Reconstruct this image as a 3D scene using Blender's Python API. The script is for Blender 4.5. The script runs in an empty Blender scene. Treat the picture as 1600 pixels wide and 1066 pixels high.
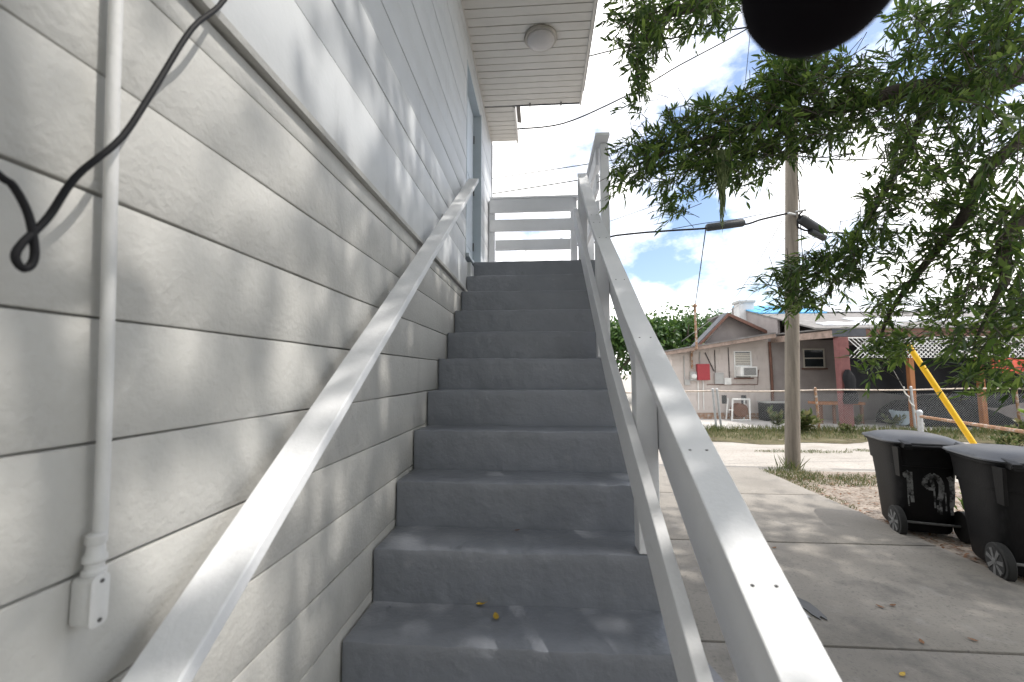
import bpy, bmesh, math, random
import numpy as np
from mathutils import Vector, Matrix, noise
random.seed(7); rng = np.random.default_rng(7)
S = bpy.context.scene
COL = S.collection
# ------------------------------------------------------------------ camera
F_PX, YAW, PITCH, ROLL = 660.0, .0677, .0763, -.0007
EYE = Vector((0, 0, 1.636))
fw = Vector((-math.sin(YAW)*math.cos(PITCH), math.cos(YAW)*math.cos(PITCH), math.sin(PITCH)))
rt = fw.cross(Vector((0, 0, 1))).normalized(); up = rt.cross(fw)
rt, up = rt*math.cos(ROLL)+up*math.sin(ROLL), up*math.cos(ROLL)-rt*math.sin(ROLL)
cam = bpy.data.cameras.new('camera'); co = bpy.data.objects.new('camera', cam); COL.objects.link(co)
M = Matrix((rt, up, -fw)).transposed().to_4x4(); M.translation = EYE; co.matrix_world = M
cam.sensor_width = 36; cam.lens = F_PX/1600*36; cam.clip_start = .02; cam.clip_end = 2000
cam.dof.use_dof = True; cam.dof.focus_distance = 4.2; cam.dof.aperture_fstop = 2.8
S.camera = co
# ------------------------------------------------------------------ light
SUNDIR = Vector((1, -.06, 1.6)).normalized()          # towards the sun
EL = math.asin(SUNDIR.z); AZ = math.atan2(SUNDIR.x, SUNDIR.y)
W = bpy.data.worlds.new('World'); S.world = W; W.use_nodes = True
nt = W.node_tree; nt.nodes.clear(); N = nt.nodes.new; Lk = nt.links.new
sky = N('ShaderNodeTexSky'); sky.sky_type = 'NISHITA'; sky.sun_disc = False
sky.sun_elevation = EL; sky.sun_rotation = AZ; sky.air_density = 1.0; sky.dust_density = 1.5; sky.ozone_density = 1.2
bg = N('ShaderNodeBackground'); bg.inputs[1].default_value = .15
bgc = N('ShaderNodeBackground'); bgc.inputs[0].default_value = (1, .985, .96, 1); bgc.inputs[1].default_value = 1.7
tc = N('ShaderNodeTexCoord'); mp = N('ShaderNodeMapping'); mp.inputs['Scale'].default_value = (1, 1, 1.7); mp.inputs['Location'].default_value = (.35, .2, .1)
nz = N('ShaderNodeTexNoise'); nz.inputs['Scale'].default_value = 2.1; nz.inputs['Detail'].default_value = 9; nz.inputs['Roughness'].default_value = .58
rp = N('ShaderNodeValToRGB'); rp.color_ramp.elements[0].position = .40; rp.color_ramp.elements[1].position = .54
mx = N('ShaderNodeMixShader'); wo = N('ShaderNodeOutputWorld')
Lk(tc.outputs['Generated'], mp.inputs[0]); Lk(mp.outputs[0], nz.inputs['Vector']); Lk(nz.outputs[0], rp.inputs[0]); Lk(rp.outputs[0], mx.inputs[0])
Lk(sky.outputs[0], bg.inputs[0]); Lk(bg.outputs[0], mx.inputs[1]); Lk(bgc.outputs[0], mx.inputs[2]); Lk(mx.outputs[0], wo.inputs[0])
sl = bpy.data.lights.new('sun', 'SUN'); sl.energy = 2.6; sl.angle = math.radians(.53); sl.color = (1, .95, .88)
so = bpy.data.objects.new('sun', sl); COL.objects.link(so); so.rotation_euler = SUNDIR.to_track_quat('Z', 'Y').to_euler(); so.location = (8, 0, 14)
S.view_settings.view_transform = 'Standard'; S.view_settings.look = 'None'; S.view_settings.gamma = 1; S.view_settings.exposure = .66

# ------------------------------------------------------------------ pixel -> place helpers (distance always from a known plane)
def ray(x, y): return fw+(x-800)/F_PX*rt-(y-533)/F_PX*up
def onp(x, y, ax, v):
    d = ray(x, y); t = (v-EYE[ax])/d[ax]; return EYE+d*t
def PG(x, y, z=0.): return onp(x, y, 2, z)
def PX(x, y, v): return onp(x, y, 0, v)
def PY(x, y, v): return onp(x, y, 1, v)
def project(p):
    q = Vector(p)-EYE; z = q.dot(fw)
    return (None if z <= 0 else (800+F_PX*q.dot(rt)/z, 533-F_PX*q.dot(up)/z))

# ------------------------------------------------------------------ materials
MATS = {}
def mat(name, col, rough=.7, var=.12, vscale=6., bump=.0, bscale=60., metal=0., spec=.4, stain=None, coord='Object', stretch=None, fine=None, bump2=None):
    """noise-varied principled; stain=(colour, scale, threshold, strength, stretch)"""
    m = bpy.data.materials.new(name); m.use_nodes = True; t = m.node_tree; n = t.nodes; b = n['Principled BSDF']
    b.inputs['Roughness'].default_value = rough; b.inputs['Metallic'].default_value = metal
    b.inputs['Specular IOR Level'].default_value = spec
    tcn = n.new('ShaderNodeTexCoord'); vec = tcn.outputs[coord]
    def nodenoise(scale, det=6, st=None, rg=.55):
        x = n.new('ShaderNodeTexNoise'); x.inputs['Scale'].default_value = scale; x.inputs['Detail'].default_value = det; x.inputs['Roughness'].default_value = rg
        if st:
            mpn = n.new('ShaderNodeMapping'); mpn.inputs['Scale'].default_value = st; t.links.new(vec, mpn.inputs[0]); t.links.new(mpn.outputs[0], x.inputs['Vector'])
        else: t.links.new(vec, x.inputs['Vector'])
        return x.outputs[0]
    def ramp(f, lo, hi, a, bb):
        r = n.new('ShaderNodeValToRGB'); r.color_ramp.elements[0].position = lo; r.color_ramp.elements[1].position = hi
        r.color_ramp.elements[0].color = (*a, 1); r.color_ramp.elements[1].color = (*bb, 1); t.links.new(f, r.inputs[0]); return r.outputs[0]
    c = Vector(col); lo = tuple(max(0, v*(1-var)) for v in c); hi = tuple(min(1, v*(1+var)) for v in c)
    out = ramp(nodenoise(vscale, 6, stretch), .32, .68, lo, hi)
    def mixc(fac, a, bcol, mode='MIX'):
        k = n.new('ShaderNodeMix'); k.data_type = 'RGBA'; k.blend_type = mode
        t.links.new(fac, k.inputs[0]) if not isinstance(fac, float) else setattr(k.inputs[0], 'default_value', fac)
        t.links.new(a, k.inputs[6])
        if isinstance(bcol, tuple): k.inputs[7].default_value = (*bcol, 1)
        else: t.links.new(bcol, k.inputs[7])
        return k.outputs[2]
    if fine:   # fine speckle (colour, scale, lo, hi)
        f = ramp(nodenoise(fine[1], 3), fine[2], fine[3], (0, 0, 0), (1, 1, 1)); out = mixc(f, out, fine[0])
    for s in ([stain] if isinstance(stain, tuple) else (stain or [])):
        f = ramp(nodenoise(s[1], 7, s[4] if len(s) > 4 else None, .62), s[2], min(1, s[2]+.14), (0, 0, 0), (s[3],)*3); out = mixc(f, out, s[0])
    t.links.new(out, b.inputs['Base Color'])
    if bump:
        bn = n.new('ShaderNodeBump'); bn.inputs['Strength'].default_value = 1; bn.inputs['Distance'].default_value = bump
        t.links.new(nodenoise(bscale, 5), bn.inputs['Height'])
        if bump2:
            b2 = n.new('ShaderNodeBump'); b2.inputs['Strength'].default_value = 1; b2.inputs['Distance'].default_value = bump2[0]
            t.links.new(nodenoise(bump2[1], 4, bump2[2] if len(bump2) > 2 else None), b2.inputs['Height']); t.links.new(bn.outputs[0], b2.inputs['Normal']); t.links.new(b2.outputs[0], b.inputs['Normal'])
        else: t.links.new(bn.outputs[0], b.inputs['Normal'])
    MATS[name] = m; return m
def leafmat(name, col, tint, trans=.35):
    m = bpy.data.materials.new(name); m.use_nodes = True; t = m.node_tree; n = t.nodes; n.clear()
    o = n.new('ShaderNodeOutputMaterial'); g = n.new('ShaderNodeNewGeometry'); r = n.new('ShaderNodeValToRGB')
    r.color_ramp.elements[0].color = (*col, 1); r.color_ramp.elements[1].color = (*tint, 1); r.color_ramp.elements[0].position = .35
    t.links.new(g.outputs['Random Per Island'], r.inputs[0])
    p = n.new('ShaderNodeBsdfPrincipled'); p.inputs['Roughness'].default_value = .45; p.inputs['Specular IOR Level'].default_value = .35
    tr = n.new('ShaderNodeBsdfTranslucent'); mm = n.new('ShaderNodeMixShader'); mm.inputs[0].default_value = trans
    t.links.new(r.outputs[0], p.inputs['Base Color'])
    hs = n.new('ShaderNodeHueSaturation'); hs.inputs['Value'].default_value = 1.7; hs.inputs['Hue'].default_value = .48; t.links.new(r.outputs[0], hs.inputs['Color']); t.links.new(hs.outputs[0], tr.inputs['Color'])
    t.links.new(p.outputs[0], mm.inputs[1]); t.links.new(tr.outputs[0], mm.inputs[2]); t.links.new(mm.outputs[0], o.inputs[0])
    MATS[name] = m; return m
DIRT = (.30, .29, .27)
mat('wall_paint', (.455, .45, .43), .5, .05, 3, .0032, 50, stain=[((.33, .325, .31), 5, .60, .5, (1, 1, .25)), ((.36, .35, .33), 1.6, .55, .4), ((.34, .34, .34), 60, .70, .5)], bump2=(.0022, 11))
mat('siding_paint', (.54, .555, .57), .5, .04, 4, .0008, 50, stain=[((.36, .37, .38), 3.2, .60, .55, (2.5, 2.5, .35)), ((.30, .30, .31), 45, .70, .6, (1, .6, 1))], bump2=(.002, 9, (1, .3, 1)))
mat('groove', (.38, .38, .38), .9)
mat('white_wood', (.74, .75, .77), .62, .03, 5, .0012, 60, spec=.22, stain=[((.50, .50, .51), 9, .66, .5, (1, .35, 1)), ((.36, .35, .34), 55, .72, .6)], bump2=(.0012, 12, (1, .15, 1)))
mat('jamb_paint', (.44, .49, .53), .5, .05, 4, .0006, 60)
mat('door_paint', (.60, .66, .72), .4, .03, 4)
mat('soffit_vinyl', (.66, .64, .61), .5, .03, 5, .0004, 80, stain=((.5, .48, .44), 4, .6, .4))
mat('stair_paint', (.205, .218, .246), .34, .07, 5, .0045, 28, spec=.45, stain=[((.12, .126, .14), 6, .62, .5), ((.31, .32, .34), 11, .63, .5), ((.10, .095, .09), 38, .68, .7)], bump2=(.004, 9))
mat('concrete', (.262, .243, .218), .85, .14, 1.3, .0025, 90, spec=.25, fine=((.17, .16, .15), 55, .55, .75), stain=[((.12, .115, .11), 1.6, .55, .7), ((.38, .36, .34), 4, .60, .5), ((.09, .085, .08), 14, .66, .6)])
mat('sand', (.36, .34, .31), .95, .15, .9, .02, 9, spec=.15, fine=((.25, .22, .19), 40, .58, .72), stain=((.22, .19, .16), 2.4, .60, .55))
mat('alley_sand', (.38, .355, .325), .95, .1, 1.2, .015, 12, spec=.15, fine=((.24, .21, .18), 22, .56, .72), stain=((.30, .26, .22), 1.4, .56, .6, (.4, 1.5, 1)))
mat('litter_soil', (.29, .25, .215), .95, .22, 3, .02, 18, spec=.1, fine=((.12, .085, .06), 26, .52, .66), stain=((.5, .45, .4), 5, .6, .6))
mat('verge_soil', (.10, .095, .055), .95, .4, 2.5, .03, 14, spec=.1, fine=((.16, .12, .08), 18, .5, .66), stain=((.33, .29, .24), 3.5, .6, .7))
mat('yard_concrete', (.50, .48, .46), .9, .1, 1, .004, 40, stain=((.3, .29, .27), 2, .58, .5))
mat('conduit_paint', (.62, .62, .615), .4, .05, 9, .0015, 60)
mat('black_rubber', (.008, .007, .009), .95, .1, 20, spec=.05)
mat('screw', (.12, .12, .12), .4, metal=.8)
mat('bin_plastic', (.008, .008, .009), .55, .2, 8, .0015, 90, spec=.2, stain=((.035, .035, .037), 7, .62, .6, (1, 1, .4)))
mat('lid_plastic', (.028, .029, .033), .42, .2, 5, .001, 70, stain=((.10, .10, .10), 4, .58, .5))
mat('tyre', (.02, .02, .02), .8); mat('hub', (.13, .13, .13), .6, .15, 20)
mat('number_paint', (.22, .225, .225), .8, .3, 9, stain=[((.012, .012, .013), 16, .47, .95), ((.012, .012, .013), 40, .52, .8)])
mat('pole_wood', (.20, .175, .145), .9, .25, 3, .006, 30, stretch=(6, 6, .4), stain=((.08, .07, .06), 9, .58, .7, (3, 3, .3)))
mat('cable_black', (.010, .010, .012), .6, spec=.2)
mat('splice', (.03, .034, .038), .6)
mat('galvanised', (.42, .43, .44), .5, .15, 14, metal=.5); mat('rusty', (.30, .17, .10), .85, .35, 22, .001, 90, stain=((.5, .49, .47), 12, .5, .8))
mat('pale_rust', (.50, .43, .37), .8, .3, 22, .001, 90, stain=((.26, .15, .09), 14, .58, .8)); mat('yellow_plastic', (.80, .47, .015), .4, .06, 9)
mat('block_pink', (.56, .505, .475), .85, .08, 2, .003, 40, stain=((.30, .25, .22), 1.5, .58, .5, (1, 1, .3)))
mat('block_grey', (.34, .305, .295), .9, .1, 3)
mat('trim_brown', (.15, .075, .055), .7, .2, 9); mat('fascia_old', (.33, .25, .21), .8, .25, 5, stain=((.10, .08, .07), 6, .55, .7))
mat('shingle', (.20, .19, .185), .95, .2, 7, .006, 40, stain=((.36, .35, .34), 2, .6, .6)); mat('blue_tarp', (.07, .33, .60), .45, .2, 4, .01, 9)
mat('white_tarp', (.66, .67, .70), .4, .1, 3, .01, 5); mat('grey_tarp', (.07, .075, .09), .6, .2, 4, .01, 8)
mat('red_box', (.36, .045, .055), .5, .08, 9); mat('grey_box', (.40, .40, .39), .5, .08, 9); mat('white_plastic', (.72, .72, .70), .45)
mat('glass_dark', (.03, .035, .04), .12, .2, 3, spec=.6); mat('blind', (.55, .52, .46), .7, .1, 20, stretch=(1, 1, 12))
mat('pink_post', (.19, .078, .075), .8, .15, 6); mat('dark_cloth', (.009, .0095, .012), .9, .3, 4, .01, 9); mat('orange_wood', (.36, .15, .06), .7, .2, 6, stretch=(5, 5, .6))
mat('lattice_white', (.74, .74, .73), .6, .04, 9); mat('brown_wood', (.16, .075, .045), .8, .2, 8); mat('pale_blue', (.38, .47, .53), .5)
mat('red_fabric', (.62, .10, .06), .7, .15, 6); mat('bark', (.085, .07, .06), .95, .3, 8, .01, 30, stretch=(2, 2, .6))
mat('lamp_rim', (.34, .32, .29), .35, .05, 9, metal=.5); mat('lamp_glass', (.50, .48, .48), .25, .06, 4)
mat('dry_leaf', (.50, .33, .04), .6, .35, 60, stain=((.22, .10, .03), 50, .56, .8)); mat('brown_leaf', (.20, .10, .05), .8, .3, 50)
mat('patch_dark', (.045, .045, .045), .35, .3, 12); mat('patch_grey', (.42, .43, .45), .5, .1, 9); mat('patch_wet', (.20, .195, .205), .3, .15, 14)
mat('chimney_white', (.62, .62, .62), .8, .1, 4)
leafmat('oak_leaf', (.035, .075, .018), (.12, .19, .04), .45); leafmat('bright_leaf', (.07, .14, .025), (.18, .27, .06), .48)
leafmat('far_leaf', (.03, .075, .018), (.075, .14, .03), .3); leafmat('grass_blade', (.055, .085, .025), (.19, .18, .085), .3); leafmat('moss', (.10, .14, .05), (.22, .27, .11), .3)
# ------------------------------------------------------------------ mesh helpers
class MB:
    def __init__(s): s.v = []; s.f = []
    def add(s, vs, fs):
        o = len(s.v); s.v += [tuple(v) for v in vs]; s.f += [tuple(i+o for i in f) for f in fs]; return s
    def box(s, a, b):
        (x0, y0, z0), (x1, y1, z1) = a, b
        x0, x1 = sorted((x0, x1)); y0, y1 = sorted((y0, y1)); z0, z1 = sorted((z0, z1))
        return s.add([(x0,y0,z0),(x1,y0,z0),(x1,y1,z0),(x0,y1,z0),(x0,y0,z1),(x1,y0,z1),(x1,y1,z1),(x0,y1,z1)],
                     [(0,3,2,1),(4,5,6,7),(0,1,5,4),(1,2,6,5),(2,3,7,6),(3,0,4,7)])
    def hexa(s, p):   # 8 points, bottom ring then top ring (both counter-clockwise from above)
        return s.add(p, [(0,3,2,1),(4,5,6,7),(0,1,5,4),(1,2,6,5),(2,3,7,6),(3,0,4,7)])
    def tube(s, pts, r, n=8, cap=True):
        pts = [Vector(p) for p in pts]; rr = r if isinstance(r, (list, tuple)) else [r]*len(pts)
        vs = []; prev = None
        for i, p in enumerate(pts):
            t = (pts[min(i+1, len(pts)-1)]-pts[max(i-1, 0)]).normalized()
            if prev is None: a = t.orthogonal().normalized()
            else: a = (prev-t*prev.dot(t)); a = a.normalized() if a.length > 1e-6 else t.orthogonal().normalized()
            prev = a; b = t.cross(a)
            vs += [p+(a*math.cos(k*2*math.pi/n)+b*math.sin(k*2*math.pi/n))*rr[i] for k in range(n)]
        fs = [(i*n+k, i*n+(k+1) % n, (i+1)*n+(k+1) % n, (i+1)*n+k) for i in range(len(pts)-1) for k in range(n)]
        if cap: fs += [tuple(range(n-1, -1, -1)), tuple(range((len(pts)-1)*n, len(pts)*n))]
        return s.add(vs, fs)
    def lathe(s, c, prof, n=24, axis='Z'):
        c = Vector(c); vs = []
        for r, h in prof:
            for k in range(n):
                a = 2*math.pi*k/n
                d = {'Z': (r*math.cos(a), r*math.sin(a), h), 'Y': (r*math.cos(a), h, -r*math.sin(a)), 'X': (h, r*math.cos(a), r*math.sin(a))}[axis]
                vs.append(c+Vector(d))
        fs = [(i*n+k, i*n+(k+1) % n, (i+1)*n+(k+1) % n, (i+1)*n+k) for i in range(len(prof)-1) for k in range(n)]
        fs += [tuple(range(n-1, -1, -1)), tuple(range((len(prof)-1)*n, len(prof)*n))]
        return s.add(vs, fs)
    def ring(s, sections):   # loft of closed rings, capped
        n = len(sections[0]); vs = [p for r in sections for p in r]
        fs = [(i*n+k, i*n+(k+1) % n, (i+1)*n+(k+1) % n, (i+1)*n+k) for i in range(len(sections)-1) for k in range(n)]
        fs += [tuple(range(n-1, -1, -1)), tuple(range((len(sections)-1)*n, len(sections)*n))]
        return s.add(vs, fs)
    def build(s, name, m, parent=None, smooth=False, bevel=0, kind=None, mats=None):
        me = bpy.data.meshes.new(name); off = parent_loc(parent)
        me.from_pydata([(v[0]-off[0], v[1]-off[1], v[2]-off[2]) for v in s.v], [], s.f); me.update()
        if smooth:
            me.polygons.foreach_set('use_smooth', [True]*len(me.polygons))
            if smooth != 'all': me.set_sharp_from_angle(angle=math.radians(40))
        return link(name, me, m, parent, bevel, kind)
LOC = {}
def parent_loc(p): return LOC.get(p.name, (0, 0, 0)) if p else (0, 0, 0)
def link(name, me, m, parent=None, bevel=0, kind=None):
    o = bpy.data.objects.new(name, me); COL.objects.link(o)
    me.materials.append(MATS[m])
    if parent: o.parent = parent; LOC[o.name] = LOC.get(parent.name, (0, 0, 0))
    if bevel:
        b = o.modifiers.new('bevel', 'BEVEL'); b.width = bevel; b.segments = 2; b.limit_method = 'ANGLE'
    if kind: o['kind'] = kind
    return o
def thing(name, label, cat, loc=(0, 0, 0), group=None):
    o = bpy.data.objects.new(name, None); COL.objects.link(o); o.location = loc; LOC[o.name] = tuple(loc); o.empty_display_size = .2
    return tag(o, label, cat, group)
def tag(o, label, cat, group=None):
    o['label'] = label; o['category'] = cat
    if group: o['group'] = group
    return o
def struct(o): o['kind'] = 'structure'; return o
def rough_slab(a, b, cuts, amp, scale, bev, name, m, parent, seed=0, taper=None):
    """a cast block with bevelled, hand-uneven edges"""
    bm = bmesh.new(); bmesh.ops.create_cube(bm, size=1)
    c = [(a[i]+b[i])/2 for i in range(3)]; d = [b[i]-a[i] for i in range(3)]
    for v in bm.verts: v.co = Vector((c[0]+v.co.x*d[0], c[1]+v.co.y*d[1], c[2]+v.co.z*d[2]))
    bmesh.ops.bevel(bm, geom=list(bm.edges), offset=bev, segments=2, affect='EDGES', profile=.5)
    for ax in range(3):
        for k in range(1, cuts[ax]):
            pos = a[ax]+d[ax]*k/cuts[ax]; no = [0, 0, 0]; no[ax] = 1; p = [0, 0, 0]; p[ax] = pos
            bmesh.ops.bisect_plane(bm, geom=bm.verts[:]+bm.edges[:]+bm.faces[:], plane_co=p, plane_no=no)
    for v in bm.verts:
        q = (v.co+Vector((seed*3.1, 0, 0)))*scale
        v.co += Vector((0, noise.noise(q+Vector((9, 3, 1))), noise.noise(q)))*amp
        v.co.z += noise.noise((v.co+Vector((seed, 5, 0)))*2.2)*amp*1.3
    off = parent_loc(parent)
    for v in bm.verts: v.co -= Vector(off)
    me = bpy.data.meshes.new(name); bm.to_mesh(me); bm.free()
    me.polygons.foreach_set('use_smooth', [True]*len(me.polygons)); me.set_sharp_from_angle(angle=math.radians(28))
    return link(name, me, m, parent)

# ================================================================== GROUND
gm = MB(); n = 60
gm.add([(-300, -200, 0), (500, -200, 0), (500, 600, 0), (-300, 600, 0)], [(0, 1, 2, 3)])
struct(gm.build('ground', 'sand'))
XW = -.74                      # face of the house wall
alley = MB(); xs = np.linspace(-40, 60, 101)
top = [(x, 10.45+.22*math.sin(x*.9)+.12*math.sin(x*2.7), .004) for x in xs]; bot = [(x, 7.55+.10*math.sin(x*1.3+1), .004) for x in xs]
alley.add(bot+top, [(i, i+1, 102+i, 101+i) for i in range(100)]); struct(alley.build('alley', 'alley_sand'))
soil = MB(); ys = np.linspace(-4, 7.5, 47)
soil.add([(3.60, y, .006) for y in ys]+[(5.6+.5*math.sin(y*1.1)+.25*math.sin(y*3.1), y, .006) for y in ys], [(i, 47+i, 48+i, i+1) for i in range(46)]); struct(soil.build('soil', 'litter_soil'))
verge = MB(); xs = np.linspace(-30, 40, 141)
verge.add([(x, 10.55+.25*math.sin(x*.9)+.2*math.sin(x*3.3), .008) for x in xs]+[(x, 12.95+.1*math.sin(x*2.1), .008) for x in xs], [(i, i+1, 142+i, 141+i) for i in range(140)]); struct(verge.build('verge', 'verge_soil'))
yard = MB(); yard.add([(3.2, 13.0, .01), (30, 13.0, .01), (30, 15.7, .01), (3.2, 15.7, .01)], [(0, 1, 2, 3)]); struct(yard.build('yard', 'yard_concrete'))
# driveway of cast slabs with open joints
drive = bpy.data.objects.new('driveway', None); COL.objects.link(drive); struct(drive)
jy = [-6.0, -3.6, -2.0, -.4, 1.15, 2.72, 4.29, 5.93, 7.58]
for i in range(len(jy)-1):
    rough_slab((XW-.0+.02, jy[i]+.009, -.09), (3.65, jy[i+1]-.009, .045), (12, 6, 1), .0025, 3, .010, 'slab', 'concrete', drive, seed=i)
jm = MB(); jm.box((XW+.05, -5.9, -.08), (3.6, 7.5, .018)); jm.build('joint_bed', 'litter_soil', drive)

# ================================================================== HOUSE
house = thing('house', 'white painted house with block wall below and grooved siding above the stairs', 'house', (-4, 2, 0))
Y0, Y1 = -3.0, 6.26
core = MB(); core.box((-7.5, Y0+.01, 0), (XW-.125, Y1-.01, 5.25)); core.build('core', 'groove', house)
DY0, DY1, DZ1 = 4.10, 5.08, 4.88       # door opening
LZ = 13*.2175
zs = [1.315+.2068*k for k in range(-6, 6)]
zs = [0.0]+[z for z in zs if z > .1]+[2.43]
for i in range(len(zs)-1):
    rough_slab((XW-.13, Y0, zs[i]+(.002 if i else 0)), (XW, Y1, zs[i+1]-.002), (1, 46, 2), .0022, 4, .004, 'block_course', 'wall_paint', house, seed=i+20)
strip = MB()
pts = [(XW-.02, 2.43), (XW+.022, 2.43), (XW+.026, 2.447), (XW+.004, 2.468), (XW-.02, 2.468)]
strip.ring([[(x, y, z+.003*math.sin(y*2.3)) for x, z in pts] for y in np.linspace(Y0, 4.62, 40)]); strip.build('drip_strip', 'wall_paint', house, smooth=True)
bz = [2.47, 2.77]+[2.976+.2085*k for k in range(11)]
bz = [z for z in bz if z < 5.19]+[5.2]
for i in range(len(bz)-1):
    a, b = bz[i]+.0022, bz[i+1]-.0022
    segs = [(Y0, Y1)] if a >= DZ1 or b <= LZ else [(Y0, DY0), (DY1, Y1)]
    for (s0, s1) in segs:
        if a < DZ1 < b and len(segs) == 2: pass
        rough_slab((XW-.12, s0, a), (XW-.002*(i % 2), s1, b), (1, max(4, int((s1-s0)*5)), 1), .0012, 3, .003, 'siding_board', 'siding_paint', house, seed=i+50)
hb = MB(); hb.box((XW-.118, DY0, DZ1), (XW-.004, DY1, bz[[k for k, z in enumerate(bz) if z > DZ1][0]]+.002)); hb.build('door_header', 'siding_paint', house)
cn = MB(); cn.box((XW-.1, Y1-.002, 0), (XW+.012, Y1+.09, 5.2)); cn.build('corner_board', 'siding_paint', house, bevel=.003)
door = MB(); door.box((XW-.117, DY0+.03, LZ+.012), (XW-.085, DY1-.04, DZ1-.03)); dr = door.build('door', 'door_paint', house, bevel=.003)
for zz in (LZ+.35, LZ+1.05, LZ+1.72):
    h = MB(); h.tube([(XW-.078, DY1-.042, zz-.05), (XW-.078, DY1-.042, zz+.05)], .008, 8); h.build('hinge', 'screw', dr)
for k in range(2):
    h = MB(); h.box((XW-.086, DY0+.15, LZ+.25+.85*k), (XW-.080, DY1-.16, LZ+.9+.85*k)); h.build('panel', 'door_paint', dr, bevel=.004)
kn = MB(); kn.lathe((XW-.085, DY0+.1, LZ+.95), [(.012, 0), (.012, .03), (.028, .035), (.03, .06), (.01, .07)], 14, 'X'); kn.build('handle', 'hub', dr, smooth=True)
fr = MB(); fr.box((XW-.116, DY1-.038, LZ), (XW+.016, DY1+.0, DZ1)); fr.build('door_jamb', 'jamb_paint', house, bevel=.002)
fr = MB(); fr.box((XW-.116, DY0+.001, LZ), (XW+.001, DY0+.03, DZ1)); fr.build('door_jamb', 'jamb_paint', house)
fr = MB(); fr.box((XW-.116, DY0+.031, DZ1-.03), (XW+.001, DY1-.039, DZ1-.001)); fr.build('door_head', 'jamb_paint', house)
sill = MB(); sill.box((XW-.11, DY0+.01, LZ-.02), (XW+.03, DY1-.01, LZ+.012)); sill.build('door_sill', 'jamb_paint', house)
sb = MB(); sb.box((XW-.05, 4.20, LZ-.24), (XW+.035, 4.405, LZ-.06)); sb.build('ledger_end', 'siding_paint', house, bevel=.004)
# eave: wide soffit over the door, narrow one beyond, each panel its own piece
ZS = 5.2
def soffit(y0, y1, x1, w, nm='soffit_board'):
    k = int(round((y1-y0)/w)); w = (y1-y0)/k
    for i in range(k):
        a = y0+i*w
        b = MB(); sag = random.uniform(-.002, .002)
        b.box((XW+.012, a+.0045, ZS+sag), (x1, a+w-.0045, ZS+.012)); b.build(nm, 'soffit_vinyl', house, bevel=.002)
soffit(3.2, 5.37, .53, .1085); soffit(5.40, 6.24, -.345, .105); soffit(-2.9, 3.17, -.345, .6)
bd = MB(); bd.box((-7.4, Y0, ZS+.016), (.52, 5.36, ZS+.05)); bd.box((-7.4, 5.36, ZS+.016), (-.35, Y1, ZS+.05)); bd.build('soffit_backing', 'groove', house)
tr = MB(); tr.box((XW-.004, Y0, ZS-.022), (XW+.012, Y1, ZS-.001)); tr.build('soffit_trim', 'soffit_vinyl', house)
def fascia(a, b, m='soffit_vinyl', nm='fascia'): x = MB(); x.box(a, b); x.build(nm, m, house, bevel=.003)
fascia((.531, 3.18, ZS-.02), (.556, 5.395, ZS+.19)); fascia((-.346, 5.396, ZS-.02), (-.32, 6.27, ZS+.17)); fascia((-.346, -2.95, ZS-.02), (-.32, 3.178, ZS+.17))
fascia((-.318, 5.372, ZS-.005), (.53, 5.394, ZS+.17), 'grey_tarp', 'drip_edge')
for xx in (-.13, .28):
    c = MB(); c.box((xx, 5.33, ZS-.022), (xx+.016, 5.40, ZS-.003)); c.build('clip', 'hub', house)
rf = MB()
for (x0, x1, y0, y1) in ((-7.6, .60, 3.15, 5.42), (-7.6, -.28, -3.1, 3.15), (-7.6, -.28, 5.42, 6.34)):
    zr = lambda x: ZS+.19+(.6-x)*.18
    rf.hexa([(x0, y0, zr(x0)), (x1, y0, zr(x1)), (x1, y1, zr(x1)), (x0, y1, zr(x0)), (x0, y0, zr(x0)+.05), (x1, y0, zr(x1)+.05), (x1, y1, zr(x1)+.05), (x0, y1, zr(x0)+.05)])
rf.build('roof', 'shingle', house)
# round ceiling lamp
lp = thing('ceiling_lamp', 'round flush ceiling lamp with grey dome under the board soffit', 'lamp', (.02, 4.24, ZS))
b = MB(); b.lathe((.02, 4.24, ZS-.001), [(.172, 0), (.176, -.018), (.165, -.034), (.150, -.036)], 40); b.build('rim', 'lamp_rim', lp, smooth=True)
b = MB(); b.lathe((.02, 4.24, ZS-.034), [(.150, 0), (.142, -.018), (.115, -.034), (.07, -.045), (.02, -.049)], 40); b.build('dome', 'lamp_glass', lp, smooth='all')
# conduit with its fitting
cd = thing('conduit', 'painted conduit pipe with box fitting running down the block wall', 'pipe', (-.712, .65, 1.2))
cx, cy = XW+.020, .655
b = MB(); b.tube([(cx, cy+.010-.039*(z-1.365)+.002*math.sin(z*5), z) for z in np.linspace(1.365, 5.17, 26)], .0096, 16); b.build('pipe', 'conduit_paint', cd, smooth=True)
K = .62
b = MB(); b.lathe((cx, cy+.005, 1.312), [(r_*K, h_*.78) for r_, h_ in ((.020, 0), (.026, .004), (.026, .012), (.020, .016), (.020, .026), (.0255, .030), (.0255, .040), (.021, .045), (.0185, .062), (.0225, .066), (.0225, .082), (.017, .086))], 20); b.build('coupling', 'conduit_paint', cd, smooth=True)
def rrect(cy, cz, hy, hz, r, n=5):
    o = []
    for (sy, sz, a0) in ((1, 1, 0), (-1, 1, 90), (-1, -1, 180), (1, -1, 270)):
        for k in range(n):
            a = math.radians(a0+90*k/(n-1)); o.append((cy+sy*(hy-r)+r*math.cos(a), cz+sz*(hz-r)+r*math.sin(a)))
    return o
CZ = 1.277
b = MB(); b.ring([[(x, p, q) for p, q in rrect(cy, CZ, hy, hz, .008)] for x, hy, hz in ((XW+.002, .012, .036), (XW+.005, .0135, .038), (XW+.033, .0135, .038), (XW+.035, .012, .036))]); b.build('fitting', 'conduit_paint', cd, smooth=True)
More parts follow.
